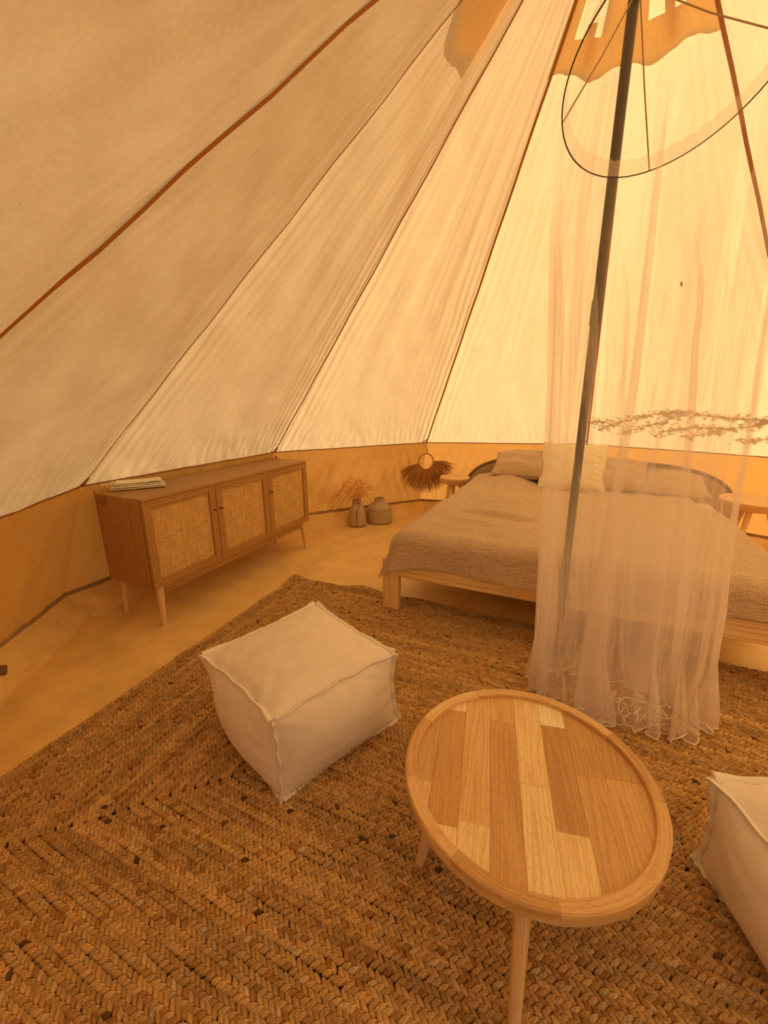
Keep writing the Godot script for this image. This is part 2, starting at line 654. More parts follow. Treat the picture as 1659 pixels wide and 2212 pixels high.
func vent(roof: Node3D, k: int, u0: float, u1: float, t0: float, holes: Array) -> void:
	var us := []
	var ts := [t0, t0 + 0.012]
	for i in 65:
		us.append(lerpf(u0, u1, i / 64.0))
	for i in 12:
		ts.append(lerpf(t0 + 0.03, 0.97, i / 11.0))
	for h in holes:
		us.append_array([h[0], h[1]])
		ts.append_array([h[2], 0.93])
	us.sort()
	ts.sort()
	var n := us.size() - 1
	var nj := ts.size() - 1
	var p := PackedVector3Array()
	var out := roof_out(k)
	var skip := PackedByteArray()
	for j in nj + 1:
		for i in n + 1:
			var u: float = us[i]
			# softly waved lower hem
			var hem: float = 0.0045 * sin(u * 9.0 + k * 2.0) + 0.003 * nz.get_noise_1d(u * 60.0 + k * 70.0)
			if u1 < 0.9:
				hem += 0.03 * pow(1.0 - u / u1, 5.0) + 0.010 * smoothstep(0.6, 1.0, u / u1)
			var t: float = ts[j] + hem * maxf(0.0, 1.0 - (ts[j] - t0) / 0.03)
			p.append(roof_flat(k, u, t) + out * 0.010)
	for j in nj:
		for i in n:
			var u: float = (us[i] + us[i + 1]) * 0.5
			var t: float = (ts[j] + ts[j + 1]) * 0.5
			var s := 0
			for h in holes:
				if u > h[0] and u < h[1] and t > h[2] and t < 0.93:
					s = 1
			skip.append(s)
	var b := MB.new()
	b.sheet(p, n, nj, PackedVector2Array(), PackedColorArray(), skip)
	var vh := obj("vent_hood", b, M.canvas, roof)
	for h in holes:
		# the strap that holds the vent's flap
		b = MB.new()
		var um: float = lerpf(h[0], h[1], 0.62)
		b.tube([roof_flat(k, um, 0.793) + out * 0.016, roof_flat(k, um, 0.833 if k == 3 else 0.88) + out * 0.016], 0.017, 6, true, 0.15, (eave(k + 1) - eave(k)).normalized())
		obj("vent_strap", b, M.canvas, vh)


# ------------------------------------------------------------------ rug
func rug_coords(q: Vector3) -> Vector2:
	var e1 := Vector2(0.911, 0.411)
	var e2 := Vector2(-0.378, 0.926)
	var d := Vector2(q.x + 0.6239, q.z + 2.6843)
	var det := e1.x * e2.y - e1.y * e2.x
	return Vector2((d.x * e2.y - d.y * e2.x) / det, (e1.x * d.y - e1.y * d.x) / det)


func rug_at(a: float, c: float) -> Vector3:
	return Vector3(-0.6239 + 0.911 * a - 0.378 * c, 0.0, -2.6843 + 0.411 * a + 0.926 * c)


func rug_lift(a: float, c: float) -> float:
	var h := 0.0
	h += 0.035 * exp(-pow((a - 0.55) / 0.12, 2.0) - pow(c / 0.10, 2.0))
	h += 0.02 * exp(-pow((a - 0.95) / 0.16, 2.0) - pow(c / 0.10, 2.0))
	h += 0.02 * exp(-pow((a - 2.2) / 0.16, 2.0) - pow(c / 0.10, 2.0))
	h += 0.02 * exp(-pow(a / 0.08, 2.0) - pow(c / 0.1, 2.0))
	h += 0.003 * (nz.get_noise_2d(a * 40.0, c * 40.0) + 0.6)
	return h


func build_rug() -> void:
	var rug := thing("jute_rug", "large rectangular braided jute rug on the groundsheet under the poufs and table", "rug")
	var RA := 3.0
	var RC := 2.1
	var rows := 39
	var w := RC * 0.5 / rows
	# one strand: a half ellipsoid, its outer end tucked under the next
	var tv := PackedVector3Array()
	var tt := PackedVector2Array()
	for j in 5:
		var s := -1.0 + j * 0.5
		var wid := 0.0064 * sqrt(maxf(0.05, 1.0 - s * s * 0.86))
		for i in 4:
			var a := PI * i / 3.0
			tv.append(Vector3(s * 0.0132, 0.0098 * sin(a) * sqrt(maxf(0.12, 1.0 - s * s * 0.9)) - 0.0012 * s, -cos(a) * wid))
			tt.append(Vector2(i / 3.0, j / 4.0))
	var tn := PackedVector3Array()
	for q in tv:
		tn.append(Vector3(q.x * 12.0, q.y * 100.0 + 0.2, q.z * 130.0).normalized())
	var ti := PackedInt32Array()
	for j in 4:
		for i in 3:
			var a := j * 4 + i
			ti.append_array([a, a + 5, a + 1, a, a + 4, a + 5])
	for ring in rows:
		var d := (ring + 0.5) * w
		var b := MB.new()
		var corners := [Vector2(d, d), Vector2(RA - d, d), Vector2(RA - d, RC - d), Vector2(d, RC - d)]
		var row_tone := 1.0 + 0.24 * nz.get_noise_1d(ring * 77.0)
		for s in 4:
			var p0: Vector2 = corners[s]
			var p1: Vector2 = corners[(s + 1) % 4]
			var len := p0.distance_to(p1)
			if len < 0.02:
				continue
			var dir := (p1 - p0) / len
			var nor := Vector2(-dir.y, dir.x)
			var cnt := int(len / 0.0160)
			for m in cnt:
				for half in [-1.0, 1.0]:
					var along: float = (m + 0.5 + 0.25 * half + rng.randf_range(-0.12, 0.12)) * len / cnt
					var wob := 0.0022 * sin(along * 21.0 + ring * 1.9) + 0.003 * nz.get_noise_2d(along * 30.0, ring * 7.0 + s * 55.0)
					var q: Vector2 = p0 + dir * along + nor * (half * w * 0.25 + wob)
					var e := 0.02
					var P := rug_at(q.x, q.y)
					P.y = 0.006 + rug_lift(q.x, q.y) + rng.randf_range(-0.0008, 0.001)
					var q2: Vector2 = q + (dir + nor * half * 0.72).normalized() * e
					var P2 := rug_at(q2.x, q2.y)
					P2.y = 0.006 + rug_lift(q2.x, q2.y)
					var fx := (P2 - P).normalized().rotated(Vector3.UP, rng.randf_range(-0.16, 0.16))
					var fz := fx.cross(Vector3.UP).normalized()
					var sc := rng.randf_range(0.9, 1.16)
					var tone: float = row_tone * rng.randf_range(0.80, 1.16) * (1.0 + 0.22 * nz2.get_noise_2d(along * 55.0 + s * 300.0, ring * 34.0))
					var col := Color(0.80, 0.49, 0.20)
					var kind := rng.randf()
					if kind > 0.93:
						col = Color(0.82, 0.58, 0.32)
					elif kind < 0.0045:
						col = Color(0.20, 0.11, 0.05)
						sc *= 0.8
					elif kind < 0.12:
						col = Color(0.62, 0.33, 0.11)
					var tr := Transform3D(Basis(fx * sc, Vector3.UP * rng.randf_range(0.85, 1.2), fz * rng.randf_range(0.95, 1.12)), P)
					var base_i := b.v.size()
					b.v.append_array(tr * tv)
					b.n.append_array(Transform3D(Basis(fx, Vector3.UP, fz), Vector3.ZERO) * tn)
					b.t.append_array(tt)
					for x in ti:
						b.i.append(base_i + x)
					var pc := PackedColorArray()
					pc.resize(20)
					pc.fill(Color(col.r * tone, col.g * tone, col.b * tone))
					b.c.append_array(pc)
		obj("braid_row", b, M.jute, rug)
	# thin backing that shows dark between the braids
	var g := PackedVector3Array()
	for j in 41:
		for i in 61:
			var a := lerpf(0.008, RA - 0.008, i / 60.0)
			var c := lerpf(0.008, RC - 0.008, j / 40.0)
			var q := rug_at(a, c)
			q.y = 0.004 + rug_lift(a, c)
			g.append(q)
	var b := MB.new()
	b.sheet(g, 60, 40)
	obj("backing", b, M.jute_back, rug)


# ------------------------------------------------------------------ pouf
func pouf(label: String, top: Array, foot: Array, h: float, seed_: int) -> void:
	# top: four floor places of the upper corners, in turn round the pouf
	var o := thing("floor_pouf", label, "pouf", "white floor poufs")
	var c := Vector3.ZERO
	for q in top:
		c += q / 4.0
	var lift := 0.014
	var up := []
	var dn := []
	for q in top:
		up.append(q + Vector3(0, h, 0))
	for q in foot:
		dn.append(q + Vector3(0, lift, 0))
	var b := MB.new()
	var n := 26
	var faces := [[up[0], up[1], up[2], up[3], 0.058], [dn[3], dn[2], dn[1], dn[0], 0.0]]
	for k in 4:
		faces.append([dn[k], dn[(k + 1) % 4], up[(k + 1) % 4], up[k], 0.054])
	var mid := c + Vector3(0, h * 0.5, 0)
	for f in faces:
		var p := PackedVector3Array()
		var out: Vector3 = (f[2] - f[0]).cross(f[1] - f[0]).normalized()
		if out.dot((f[0] + f[2]) * 0.5 - mid) < 0.0:
			out = -out
		for j in n + 1:
			for i in n + 1:
				var u := float(i) / n
				var w := float(j) / n
				var q: Vector3 = f[0].lerp(f[1], u).lerp(f[3].lerp(f[2], u), w)
				var eu := 4.0 * u * (1.0 - u)
				var ew := 4.0 * w * (1.0 - w)
				# stuffing rounds the faces; the seams are drawn in between the corners
				q += out * f[4] * pow(eu * ew, 0.62)
				q = q.lerp(Vector3(mid.x, q.y, mid.z), 0.05 * maxf(eu * (1.0 - ew), ew * (1.0 - eu)))
				var crn := pow(absf(2.0 * u - 1.0) * absf(2.0 * w - 1.0), 1.5)
				q += out * (0.008 * crn * sin((u - w) * 34.0 + seed_) * eu * 1.6 + 0.004 * nz.get_noise_2d(u * 70.0 + seed_ * 31.0, w * 70.0 + f[4] * 900.0) * minf(1.0, 3.0 * eu * ew))
				q += out * 0.0035 * nz2.get_noise_2d(u * 130.0 + seed_ * 11.0, w * 34.0) * (1.0 - ew) * eu
				q.y = maxf(q.y, lift - 0.004)
				p.append(q)
		if (p[n + 2] - p[0]).cross(p[1] - p[n + 1]).dot(out) > 0.0:
			var r := PackedVector3Array()
			for j in n + 1:
				for i in n + 1:
					r.append(p[j * (n + 1) + n - i])
			p = r
		b.sheet(p, n, n)
	obj("cover", b, M.pouf, o)
	# sewn flange along the twelve edges
	var edges := []
	for k in 4:
		edges.append([up[k], up[(k + 1) % 4], true])
		edges.append([dn[k], dn[(k + 1) % 4], false])
		edges.append([dn[k], up[k], true])
	for e in edges:
		var m := MB.new()
		var path := []
		var rad := []
		var od: Vector3 = ((e[0] + e[1]) * 0.5 - mid).normalized()
		for i in 29:
			var u := i / 28.0
			var q: Vector3 = e[0].lerp(e[1], u)
			var eu := 4.0 * u * (1.0 - u)
			q = q.lerp(Vector3(mid.x, q.y, mid.z), 0.05 * eu)
			q += od * (0.004 + 0.004 * (1.0 - eu))
			q += od.cross(e[1] - e[0]).normalized() * 0.0030 * sin(u * 23.0 + seed_ + od.x * 9.0) + Vector3(0, 0.0015 * nz.get_noise_1d(u * 160.0 + seed_ * 9.0), 0)
			q.y = maxf(q.y, lift)
			path.append(q)
			rad.append(0.0095 + 0.003 * nz.get_noise_1d(u * 120.0 + seed_) + 0.004 * pow(1.0 - eu, 4.0))
		m.tube(path, rad, 8, true, 0.34, od)
		obj("seam_flange", m, M.pouf_edge, o)


# ------------------------------------------------------------------ coffee table
func build_table() -> void:
	var o := thing("coffee_table", "low round oak tray table with raised rim standing on the jute rug", "table")
	o.position = Vector3(0.3582, 0, -0.8413)
	var dz := Vector3(0.2394, 0, -0.9709)
	var pr := Vector3(0.9709, 0, 0.2394)
	var RI := 0.278
	var RO := 0.3067
	var top := 0.297
	var X := [-0.30, -0.23, -0.16, -0.09, -0.019, 0.052, 0.12, 0.19, 0.30]
	# for each strip of the top: cuts along it and the tones between them, from the near end
	var cuts := [[-0.12, -0.076], [-0.18, 0.182], [-0.161], [0.166], [-0.03], [-0.135, 0.182], [0.03], [0.034]]
	var tones := [[Color8(236, 204, 160), Color8(236, 206, 164), Color8(218, 184, 138)], [Color8(255, 228, 186), Color8(216, 174, 120), Color8(255, 238, 204)], [Color8(250, 226, 184), Color8(236, 200, 150)], [Color8(218, 178, 128), Color8(232, 194, 142)],
		[Color8(252, 232, 192), Color8(250, 226, 182)], [Color8(250, 226, 182), Color8(204, 168, 122), Color8(255, 248, 222)], [Color8(220, 182, 132), Color8(210, 170, 120)], [Color8(226, 188, 138), Color8(208, 168, 120)]]
	var mats := {}
	for s in 8:
		var x0: float = X[s] + 0.0003
		var x1: float = X[s + 1] - 0.0003
		var ys: Array = [-0.31] + cuts[s] + [0.31]
		for j in ys.size() - 1:
			var poly := PackedVector2Array([Vector2(x0, ys[j] + 0.0003), Vector2(x1, ys[j] + 0.0003), Vector2(x1, ys[j + 1] - 0.0003), Vector2(x0, ys[j + 1] - 0.0003)])
			var disc := PackedVector2Array()
			for a in 96:
				disc.append(Vector2(cos(TAU * a / 96), sin(TAU * a / 96)) * (RI + 0.004))
			var cut := Geometry2D.intersect_polygons(poly, disc)
			if cut.is_empty():
				continue
			var pg: PackedVector2Array = cut[0]
			var id := Geometry2D.triangulate_polygon(pg)
			var b := MB.new()
			var uv0 := Vector2(rng.randf(), rng.randf())
			var yy := top + rng.randf_range(-0.0003, 0.0003)
			for k in range(0, id.size(), 3):
				var t3 := []
				for m in 3:
					t3.append(pg[id[k + m]])
				var q := t3.map(func(g): return pr * g.x + dz * g.y + Vector3(0, yy, 0))
				if (q[2] - q[0]).cross(q[1] - q[0]).y < 0.0:
					q.reverse()
					t3.reverse()
				b.tri(q[0], q[1], q[2], t3[0] + uv0, t3[1] + uv0, t3[2] + uv0)
			for k in pg.size():
				var g0 := pg[k]
				var g1 := pg[(k + 1) % pg.size()]
				var q0 := pr * g0.x + dz * g0.y + Vector3(0, yy, 0)
				var q1 := pr * g1.x + dz * g1.y + Vector3(0, yy, 0)
				b.quad(q0, q1, q1 - Vector3(0, 0.012, 0), q0 - Vector3(0, 0.012, 0), g0 + uv0, g1 + uv0, g1 + uv0, g0 + uv0)
			var col: Color = tones[s][mini(j, tones[s].size() - 1)]
			if not mats.has(col):
				var m: StandardMaterial3D = M.oak.duplicate()
				m.albedo_color = col
				mats[col] = m
			obj("plank", b, mats[col], o)
	# rim of glued segments, two layers
	var tone2 := [Color8(228, 192, 144), Color8(242, 210, 164), Color8(222, 184, 136), Color8(236, 202, 154), Color8(212, 174, 126), Color8(232, 196, 148)]
	for layer in 2:
		var cnt := 9
		for k in cnt:
			var a0 := TAU * (k + (0.45 if layer else 0.0)) / cnt + 0.3
			var a1 := a0 + TAU / cnt - 0.0012
			var b := MB.new()
			var p := PackedVector3Array()
			var uv := PackedVector2Array()
			var prof := [Vector2(RI, 0.2935), Vector2(RI, 0.3062), Vector2(RI + 0.0024, 0.3086), Vector2(RO - 0.003, 0.3086), Vector2(RO, 0.3060), Vector2(RO, 0.2900), Vector2(RI, 0.2900)]
			if layer == 1:
				prof = [Vector2(RI - 0.06, 0.2850), Vector2(RI, 0.2897), Vector2(RO, 0.2897), Vector2(RO - 0.001, 0.2760), Vector2(RO - 0.010, 0.2705), Vector2(RI - 0.06, 0.2705)]
			var uv0 := Vector2(rng.randf(), rng.randf())
			var run := 0.0
			for m in prof.size():
				if m:
					run += prof[m].distance_to(prof[m - 1])
				for j in 17:
					var a := lerpf(a0, a1, j / 16.0)
					p.append(Vector3(cos(a) * prof[m].x, prof[m].y, sin(a) * prof[m].x))
					uv.append(uv0 + Vector2(run, (a - a0) * RO))
			# keep the profile's edges crisp: one sheet per face
			for m in prof.size() - 1:
				b.sheet(p.slice(m * 17, m * 17 + 34), 16, 1, uv.slice(m * 17, m * 17 + 34))
			var col: Color = tone2[(k * 5 + layer * 2) % 6]
			if layer == 1:
				col = col.darkened(0.1 if k % 2 else 0.0)
			if not mats.has(col):
				var mm: StandardMaterial3D = M.oak.duplicate()
				mm.albedo_color = col
				mats[col] = mm
			obj("rim_segment", b, mats[col], o)
	var ub := MB.new()
	ub.lathe([Vector2(0.0, 0.2845), Vector2(RI - 0.03, 0.2845), Vector2(RI - 0.03, 0.2706), Vector2(0.0, 0.2706)], 40)
	obj("underside_board", ub, M.oak, o)
	for f in [Vector3(-0.268, 0.012, 0.016), Vector3(-0.108, 0.012, 0.325), Vector3(0.268, 0.012, -0.016), Vector3(0.11, 0.012, -0.27)]:
		var b := MB.new()
		var hi: Vector3 = Vector3(f.x, 0, f.z).normalized() * 0.215 + Vector3(0, 0.2706, 0)
		var path := []
		var rad := []
		for k in 7:
			path.append(f.lerp(hi, k / 6.0))
			rad.append(lerpf(0.0125, 0.0215, k / 6.0))
		b.tube(path, rad, 8, true, 0.86, Vector3(1, 0, 0), 1.0)
		obj("leg", b, M.stool_wood, o)


# ------------------------------------------------------------------ sideboard
func build_sideboard() -> void:
	var o := thing("sideboard", "long wooden sideboard with three woven cane doors against the canvas wall", "sideboard")
	var k := 0.975
	var fp := Vector3(-1.2447, 0, -2.0763) * k
	var ax := Vector3(0.4131, 0, -0.9107)
	o.transform = Transform3D(Basis(ax, Vector3.UP, -Vector3(-0.9107, 0, -0.4131)), fp)   # x along the front, z towards the room
	var W := 1.4695 * k
	var D := 0.372
	var y0 := 1.22 - (1.22 - 0.2079) * k
	var y1 := 1.22 - (1.22 - 0.7147) * k
	var hh := y1 - y0
	var panel := func(called: String, c: Vector3, s: Vector3, g: int, par: Node, m = null):
		var b := MB.new()
		b.box(Transform3D(Basis.IDENTITY, c), s, 0.0015, g, Vector2(rng.randf(), rng.randf()))
		return obj(called, b, m if m else M.board, par)
	panel.call("top", Vector3(W / 2, y1 - 0.008, -D / 2), Vector3(W, 0.016, D), 0, o)
	panel.call("side_panel", Vector3(0.009, y0 + hh / 2 - 0.008, -D / 2 - 0.011), Vector3(0.018, hh - 0.016, D - 0.024), 1, o)
	panel.call("side_panel", Vector3(W - 0.009, y0 + hh / 2 - 0.008, -D / 2 - 0.011), Vector3(0.018, hh - 0.016, D - 0.024), 1, o)
	panel.call("bottom", Vector3(W / 2, y0 + 0.009, -D / 2 - 0.011), Vector3(W - 0.036, 0.018, D - 0.024), 0, o)
	panel.call("back_panel", Vector3(W / 2, y0 + hh / 2, -D + 0.004), Vector3(W - 0.04, hh - 0.03, 0.006), 0, o)
	var dw := W / 3.0
	var sw := 0.047
	for i in 3:
		var x0 := i * dw + 0.0015
		var x1 := (i + 1) * dw - 0.0015
		var ya := y0
		var yb := y1 - 0.018
		var cx := (x0 + x1) / 2
		var door := Node3D.new()
		door.name = "door" if i == 0 else "door_%03d" % i
		o.add_child(door, true)
		panel.call("stile", Vector3(x0 + sw / 2, (ya + yb) / 2, -0.010), Vector3(sw, yb - ya, 0.020), 1, door)
		panel.call("stile", Vector3(x1 - sw / 2, (ya + yb) / 2, -0.010), Vector3(sw, yb - ya, 0.020), 1, door)
		panel.call("rail", Vector3(cx, yb - sw * 0.45, -0.0105), Vector3(x1 - x0 - 2 * sw, sw * 0.9, 0.0195), 0, door)
		panel.call("rail", Vector3(cx, ya + sw * 0.5, -0.0105), Vector3(x1 - x0 - 2 * sw, sw, 0.0195), 0, door)
		var b := MB.new()
		b.box(Transform3D(Basis.IDENTITY, Vector3(cx, (ya + yb) / 2, -0.013)), Vector3(x1 - x0 - 2 * sw + 0.004, yb - ya - 1.9 * sw + 0.004, 0.004), 0.0005, 1, Vector2(i * 0.37, i * 0.21))
		obj("cane_panel", b, M.cane, door)
		# turned wooden knob
		b = MB.new()
		var kx := x1 - 0.022 if i == 0 else x0 + 0.022
		b.lathe([Vector2(0.0, 0.0), Vector2(0.0045, 0.0), Vector2(0.004, 0.012), Vector2(0.0075, 0.017), Vector2(0.008, 0.022), Vector2(0.005, 0.026), Vector2(0.0, 0.027)], 14)
		var kn := obj("knob", b, M.knob, door)
		kn.transform = Transform3D(Basis(Vector3.RIGHT, PI / 2), Vector3(kx, lerpf(ya, yb, 0.70), 0.0))
	# base frame
	panel.call("apron", Vector3(W / 2, y0 - 0.025, -0.030), Vector3(W - 0.14, 0.048, 0.018), 0, o)
	panel.call("apron", Vector3(W / 2, y0 - 0.021, -D + 0.045), Vector3(W - 0.14, 0.040, 0.018), 0, o)
	panel.call("apron", Vector3(0.062, y0 - 0.021, -D / 2), Vector3(0.018, 0.040, D - 0.09), 2, o)
	panel.call("apron", Vector3(W - 0.062, y0 - 0.021, -D / 2), Vector3(0.018, 0.040, D - 0.09), 2, o)
	for sx in [0, 1]:
		for sz in [0, 1]:
			var b := MB.new()
			var hx: float = 0.052 if sx == 0 else W - 0.052
			var hz: float = -0.036 if sz == 0 else -D + 0.045
			var fx: float = hx - 0.016 if sx == 0 else hx + 0.012
			var fz: float = hz + 0.012 if sz == 0 else hz - 0.012
			var path := []
			var rad := []
			for j in 5:
				path.append(Vector3(fx, 0.002, fz).lerp(Vector3(hx, y0 - 0.001, hz), j / 4.0))
				rad.append(lerpf(0.0115, 0.021, j / 4.0))
			b.tube(path, rad, 16, true)
			obj("leg", b, M.stool_wood, o)
	# folded cloth on top, fringed at one end
	var cl := thing("folded_cloth", "folded cream cloth with a fringed end lying on the sideboard", "cloth")
	var cxf := Transform3D(Basis(Vector3(0.79, 0, -0.42).normalized(), Vector3.UP, Vector3(0.42, 0, 0.79).normalized()), Vector3(-1.385, y1, -2.325))
	cl.transform = cxf.scaled_local(Vector3(1.12, 1.15, 1.1))
	for j in 4:
		var p := PackedVector3Array()
		var y := 0.002 + j * 0.0086
		for a in 17:
			for i in 25:
				var u := i / 24.0
				var ang := TAU * a / 16.0
				var hw := 0.058 - 0.003 * j + 0.004 * sin(j * 2.0)
				var yy := y + 0.0042 + 0.0044 * sin(ang) + 0.0012 * nz.get_noise_2d(u * 70.0, j * 40.0)
				yy += 0.004 * j * 0.3 * (1.0 - u) + 0.003 * sin(u * 5.0 + j) * (j * 0.25)
				p.append(Vector3(lerpf(-0.105 + 0.004 * (j % 2), 0.115 - 0.006 * j, u), yy, signf(cos(ang)) * pow(absf(cos(ang)), 0.3) * hw))
		var b := MB.new()
		b.sheet(p, 24, 16)
		obj("fold_layer", b, M.towel, cl)
	var fr := MB.new()
	for j in 60:
		var z := lerpf(-0.056, 0.056, rng.randf())
		var y := rng.randf_range(0.005, 0.036)
		var s := Vector3(-0.102, y, z)
		fr.tube([s, s + Vector3(-0.010, 0.003, rng.randf_range(-0.003, 0.003)), s + Vector3(-0.021, rng.randf_range(-0.004, 0.003), rng.randf_range(-0.006, 0.006))], [0.0016, 0.0019, 0.0009], 4, true)
	obj("fringe", fr, M.towel, cl).set_meta("kind", "stuff")


# ------------------------------------------------------------------ bed
func bed(s: float, y: float, b: float) -> Vector3:
	return BED_O + BED_U * s + BED_B * b + Vector3(0, y, 0)


func bed_box(called: String, s0: float, s1: float, y0: float, y1: float, b0: float, b1: float, g: int, mat: Material, par: Node, bev := 0.004) -> MeshInstance3D:
	var m := MB.new()
	var bs := Basis(BED_U, Vector3.UP, -BED_B)
	m.box(Transform3D(bs, bed((s0 + s1) / 2, (y0 + y1) / 2, (b0 + b1) / 2)), Vector3(s1 - s0, y1 - y0, b1 - b0), bev, g, Vector2(rng.randf(), rng.randf()))
	return obj(called, m, mat, par)


func spread_top(s: float, b: float) -> float:
	var y := 0.492
	y += 0.010 * nz.get_noise_2d(s * 60.0 - b * 20.0, b * 70.0) + 0.006 * nz2.get_noise_2d(s * 30.0, b * 120.0)
	# long drawn folds at the left middle
	y += 0.024 * exp(-pow((b - 0.62 + (s - 0.5) * 0.12) / 0.025, 2.0)) * exp(-pow((s - 0.55) / 0.22, 2.0))
	y -= 0.026 * exp(-pow((b - 0.57 + (s - 0.5) * 0.12) / 0.03, 2.0)) * exp(-pow((s - 0.55) / 0.25, 2.0))
	y += 0.018 * exp(-pow((b - 0.36 + (s - 0.4) * 0.1) / 0.02, 2.0)) * exp(-pow((s - 0.42) / 0.16, 2.0))
	y += 0.010 * sin(b * 52.0 + s * 7.0) * exp(-pow((b - 0.95) / 0.22, 2.0)) * exp(-pow((s - 0.5) / 0.3, 2.0))
	y += 0.085 * smoothstep(1.36, 1.60, b) * exp(-pow((s - 0.42) / 0.22, 2.0))
	y += 0.015 * smoothstep(1.3, 1.6, b) * exp(-pow((s - 1.4) / 0.4, 2.0))
	return y


func build_bed() -> void:
	var o := thing("bed_frame", "wide pine bed frame with square legs at the back of the tent", "bed")
	for s in [0.0, 0.893, 1.786]:
		for b in [0.0, 1.86]:
			var lg := bed_box("leg", s, s + 0.1, 0.010 if b == 0.0 else 0.002, 0.328, b, b + 0.045, 1, M.pine, o, 0.003)
			if b == 0.0:
				for y in [0.296, 0.312 - 0.07]:
					var sc := MB.new()
					sc.lathe([Vector2(0.0, 0.0035), Vector2(0.0045, 0.003), Vector2(0.005, 0.0)], 10)
					var so := obj("screw", sc, M.screw, lg)
					so.transform = Transform3D(Basis(BED_U, -BED_B, -BED_U.cross(-BED_B) * -1.0), bed(s + 0.014, y, -0.0005))
	for s in [0.1, 0.993]:
		bed_box("front_rail", s, s + 0.793, 0.223, 0.326, 0.004, 0.030, 0, M.pine, o)
		bed_box("back_rail", s, s + 0.793, 0.223, 0.326, 1.87, 1.895, 0, M.pine, o)
	for s in [0.0, 1.86]:
		bed_box("side_rail", s, s + 0.026, 0.223, 0.328, 0.045, 1.86, 2, M.pine, o)
	bed_box("centre_beam", 0.925, 0.955, 0.223, 0.30, 0.045, 1.86, 2, M.pine, o)
	for k in 15:
		bed_box("slat", 0.027, 1.859, 0.302, 0.318, 0.06 + k * 0.122, 0.13 + k * 0.122, 0, M.pine, o)
	var mt := MB.new()
	mt.box(Transform3D(Basis(BED_U, Vector3.UP, -BED_B), bed(0.975, 0.394, 0.98)), Vector3(1.785, 0.148, 1.86), 0.03, 0)
	tag(obj("mattress", mt, M.sheet, self), "white covered mattress under the brown bedspread, its edge showing at the right", "mattress")
	# bedspread: lies over the mattress and hangs over the foot end
	var sp := MB.new()
	var ns := 150
	var nb := 170
	var p := PackedVector3Array()
	var uv := PackedVector2Array()
	for j in nb + 1:
		var l := -0.150 + 2.07 * j / nb          # length of cloth measured from the foot edge
		for i in ns + 1:
			var f := float(i) / ns
			var lft := 0.045 + 0.02 * smoothstep(0.2, 1.6, l)
			var rgt := 1.88 - 0.10 * smoothstep(1.15, 1.45, l)
			var s := lerpf(lft, rgt, f)
			# the sides roll down over the edge of the mattress
			var es := minf(s - lft, rgt - s)
			var q: Vector3
			var r := 0.085
			if l > r:
				var y := spread_top(s, l)
				y -= 0.045 * pow(1.0 - smoothstep(0.0, 0.075, es), 2.0)
				q = bed(s, y, l)
			else:
				# over a rounded edge, then hanging
				var arc := minf((r - l) / r, 1.55)
				var y := spread_top(s, r) - r * (1.0 - cos(arc)) * 0.9
				var b := r - r * sin(arc)
				var more := maxf(0.0, (r - l) - 1.55 * r)
				y -= more * 1.02
				b -= 0.010 + 0.010 * sin(s * 9.0 + 1.0) * (more / 0.10) + 0.006 * nz2.get_noise_2d(s * 120.0, more * 60.0)
				y -= 0.045 * pow(1.0 - smoothstep(0.0, 0.075, es), 2.0)
				# the foot edge hangs lowest at the left corner
				var drop := 0.05 * pow(1.0 - smoothstep(0.0, 0.28, s - lft), 2.0) + 0.012 * exp(-pow((s - 1.1) / 0.3, 2.0)) - 0.028 * smoothstep(1.2, 1.6, s)
				y -= drop * clampf(more / 0.10, 0.0, 1.0)
				q = bed(s - 0.055 * pow(1.0 - smoothstep(0.0, 0.2, s - lft), 2.0) * clampf(more / 0.10, 0.0, 1.0), y, b - 0.014 * clampf(more / 0.10, 0.0, 1.0))
			p.append(q)
			uv.append(Vector2(s, l))
	sp.sheet(p, ns, nb, uv)
	tag(obj("bedspread", sp, M.muslin, self), "brown crinkled muslin bedspread over the bed, hanging over its foot end", "bedspread")
	# pillows in the same cloth
	pillow("pillow", "brown muslin pillow at the left of the bed head", bed(0.575, 0.645, 1.74), 0.58, 0.36, 0.19, 0.42, M.muslin, 1)
	pillow("pillow", "brown muslin pillow right of the cream cushion", bed(1.20, 0.61, 1.74), 0.54, 0.40, 0.19, 0.42, M.muslin, 2)
	pillow("pillow", "brown muslin pillow nearest the right end of the headboard", bed(1.62, 0.56, 1.74), 0.46, 0.38, 0.16, 0.25, M.muslin, 3)
	pillow("cushion", "square cream cushion leaning on the pillows in the middle of the bed", bed(0.925, 0.665, 1.645), 0.49, 0.42, 0.15, 0.98, M.cushion, 4)
	# headboard
	var hb := thing("headboard", "wide round topped headboard with a wooden rim behind the pillows", "headboard")
	var face := MB.new()
	var rim := MB.new()
	var pts := []
	for k in 61:
		var x := lerpf(-1.1, 1.1, k / 60.0)
		var a := PI * (1.0 - k / 60.0)
		x = 1.1 * signf(cos(a)) * pow(absf(cos(a)), 0.55)
		var y := 0.675 * pow(maxf(0.0, 1.0 - pow(absf(x) / 1.1, 4.0)), 0.25)
		pts.append(bed(1.045 + x, maxf(0.02, y), 1.985))
	for k in 60:
		var a: Vector3 = pts[k]
		var c: Vector3 = pts[k + 1]
		var d := BED_B * 0.03
		face.quad(a, c, Vector3(c.x, 0.02, c.z), Vector3(a.x, 0.02, a.z))
		face.quad(c + d, a + d, Vector3(a.x, 0.02, a.z) + d, Vector3(c.x, 0.02, c.z) + d)
		face.quad(a + d, c + d, c, a)
	rim.tube(pts.map(func(q): return q + BED_B * 0.013), 0.017, 10, true)
	obj("upholstered_panel", face, M.head_cloth, hb)
	obj("wooden_rim", rim, M.dark_wood, hb)


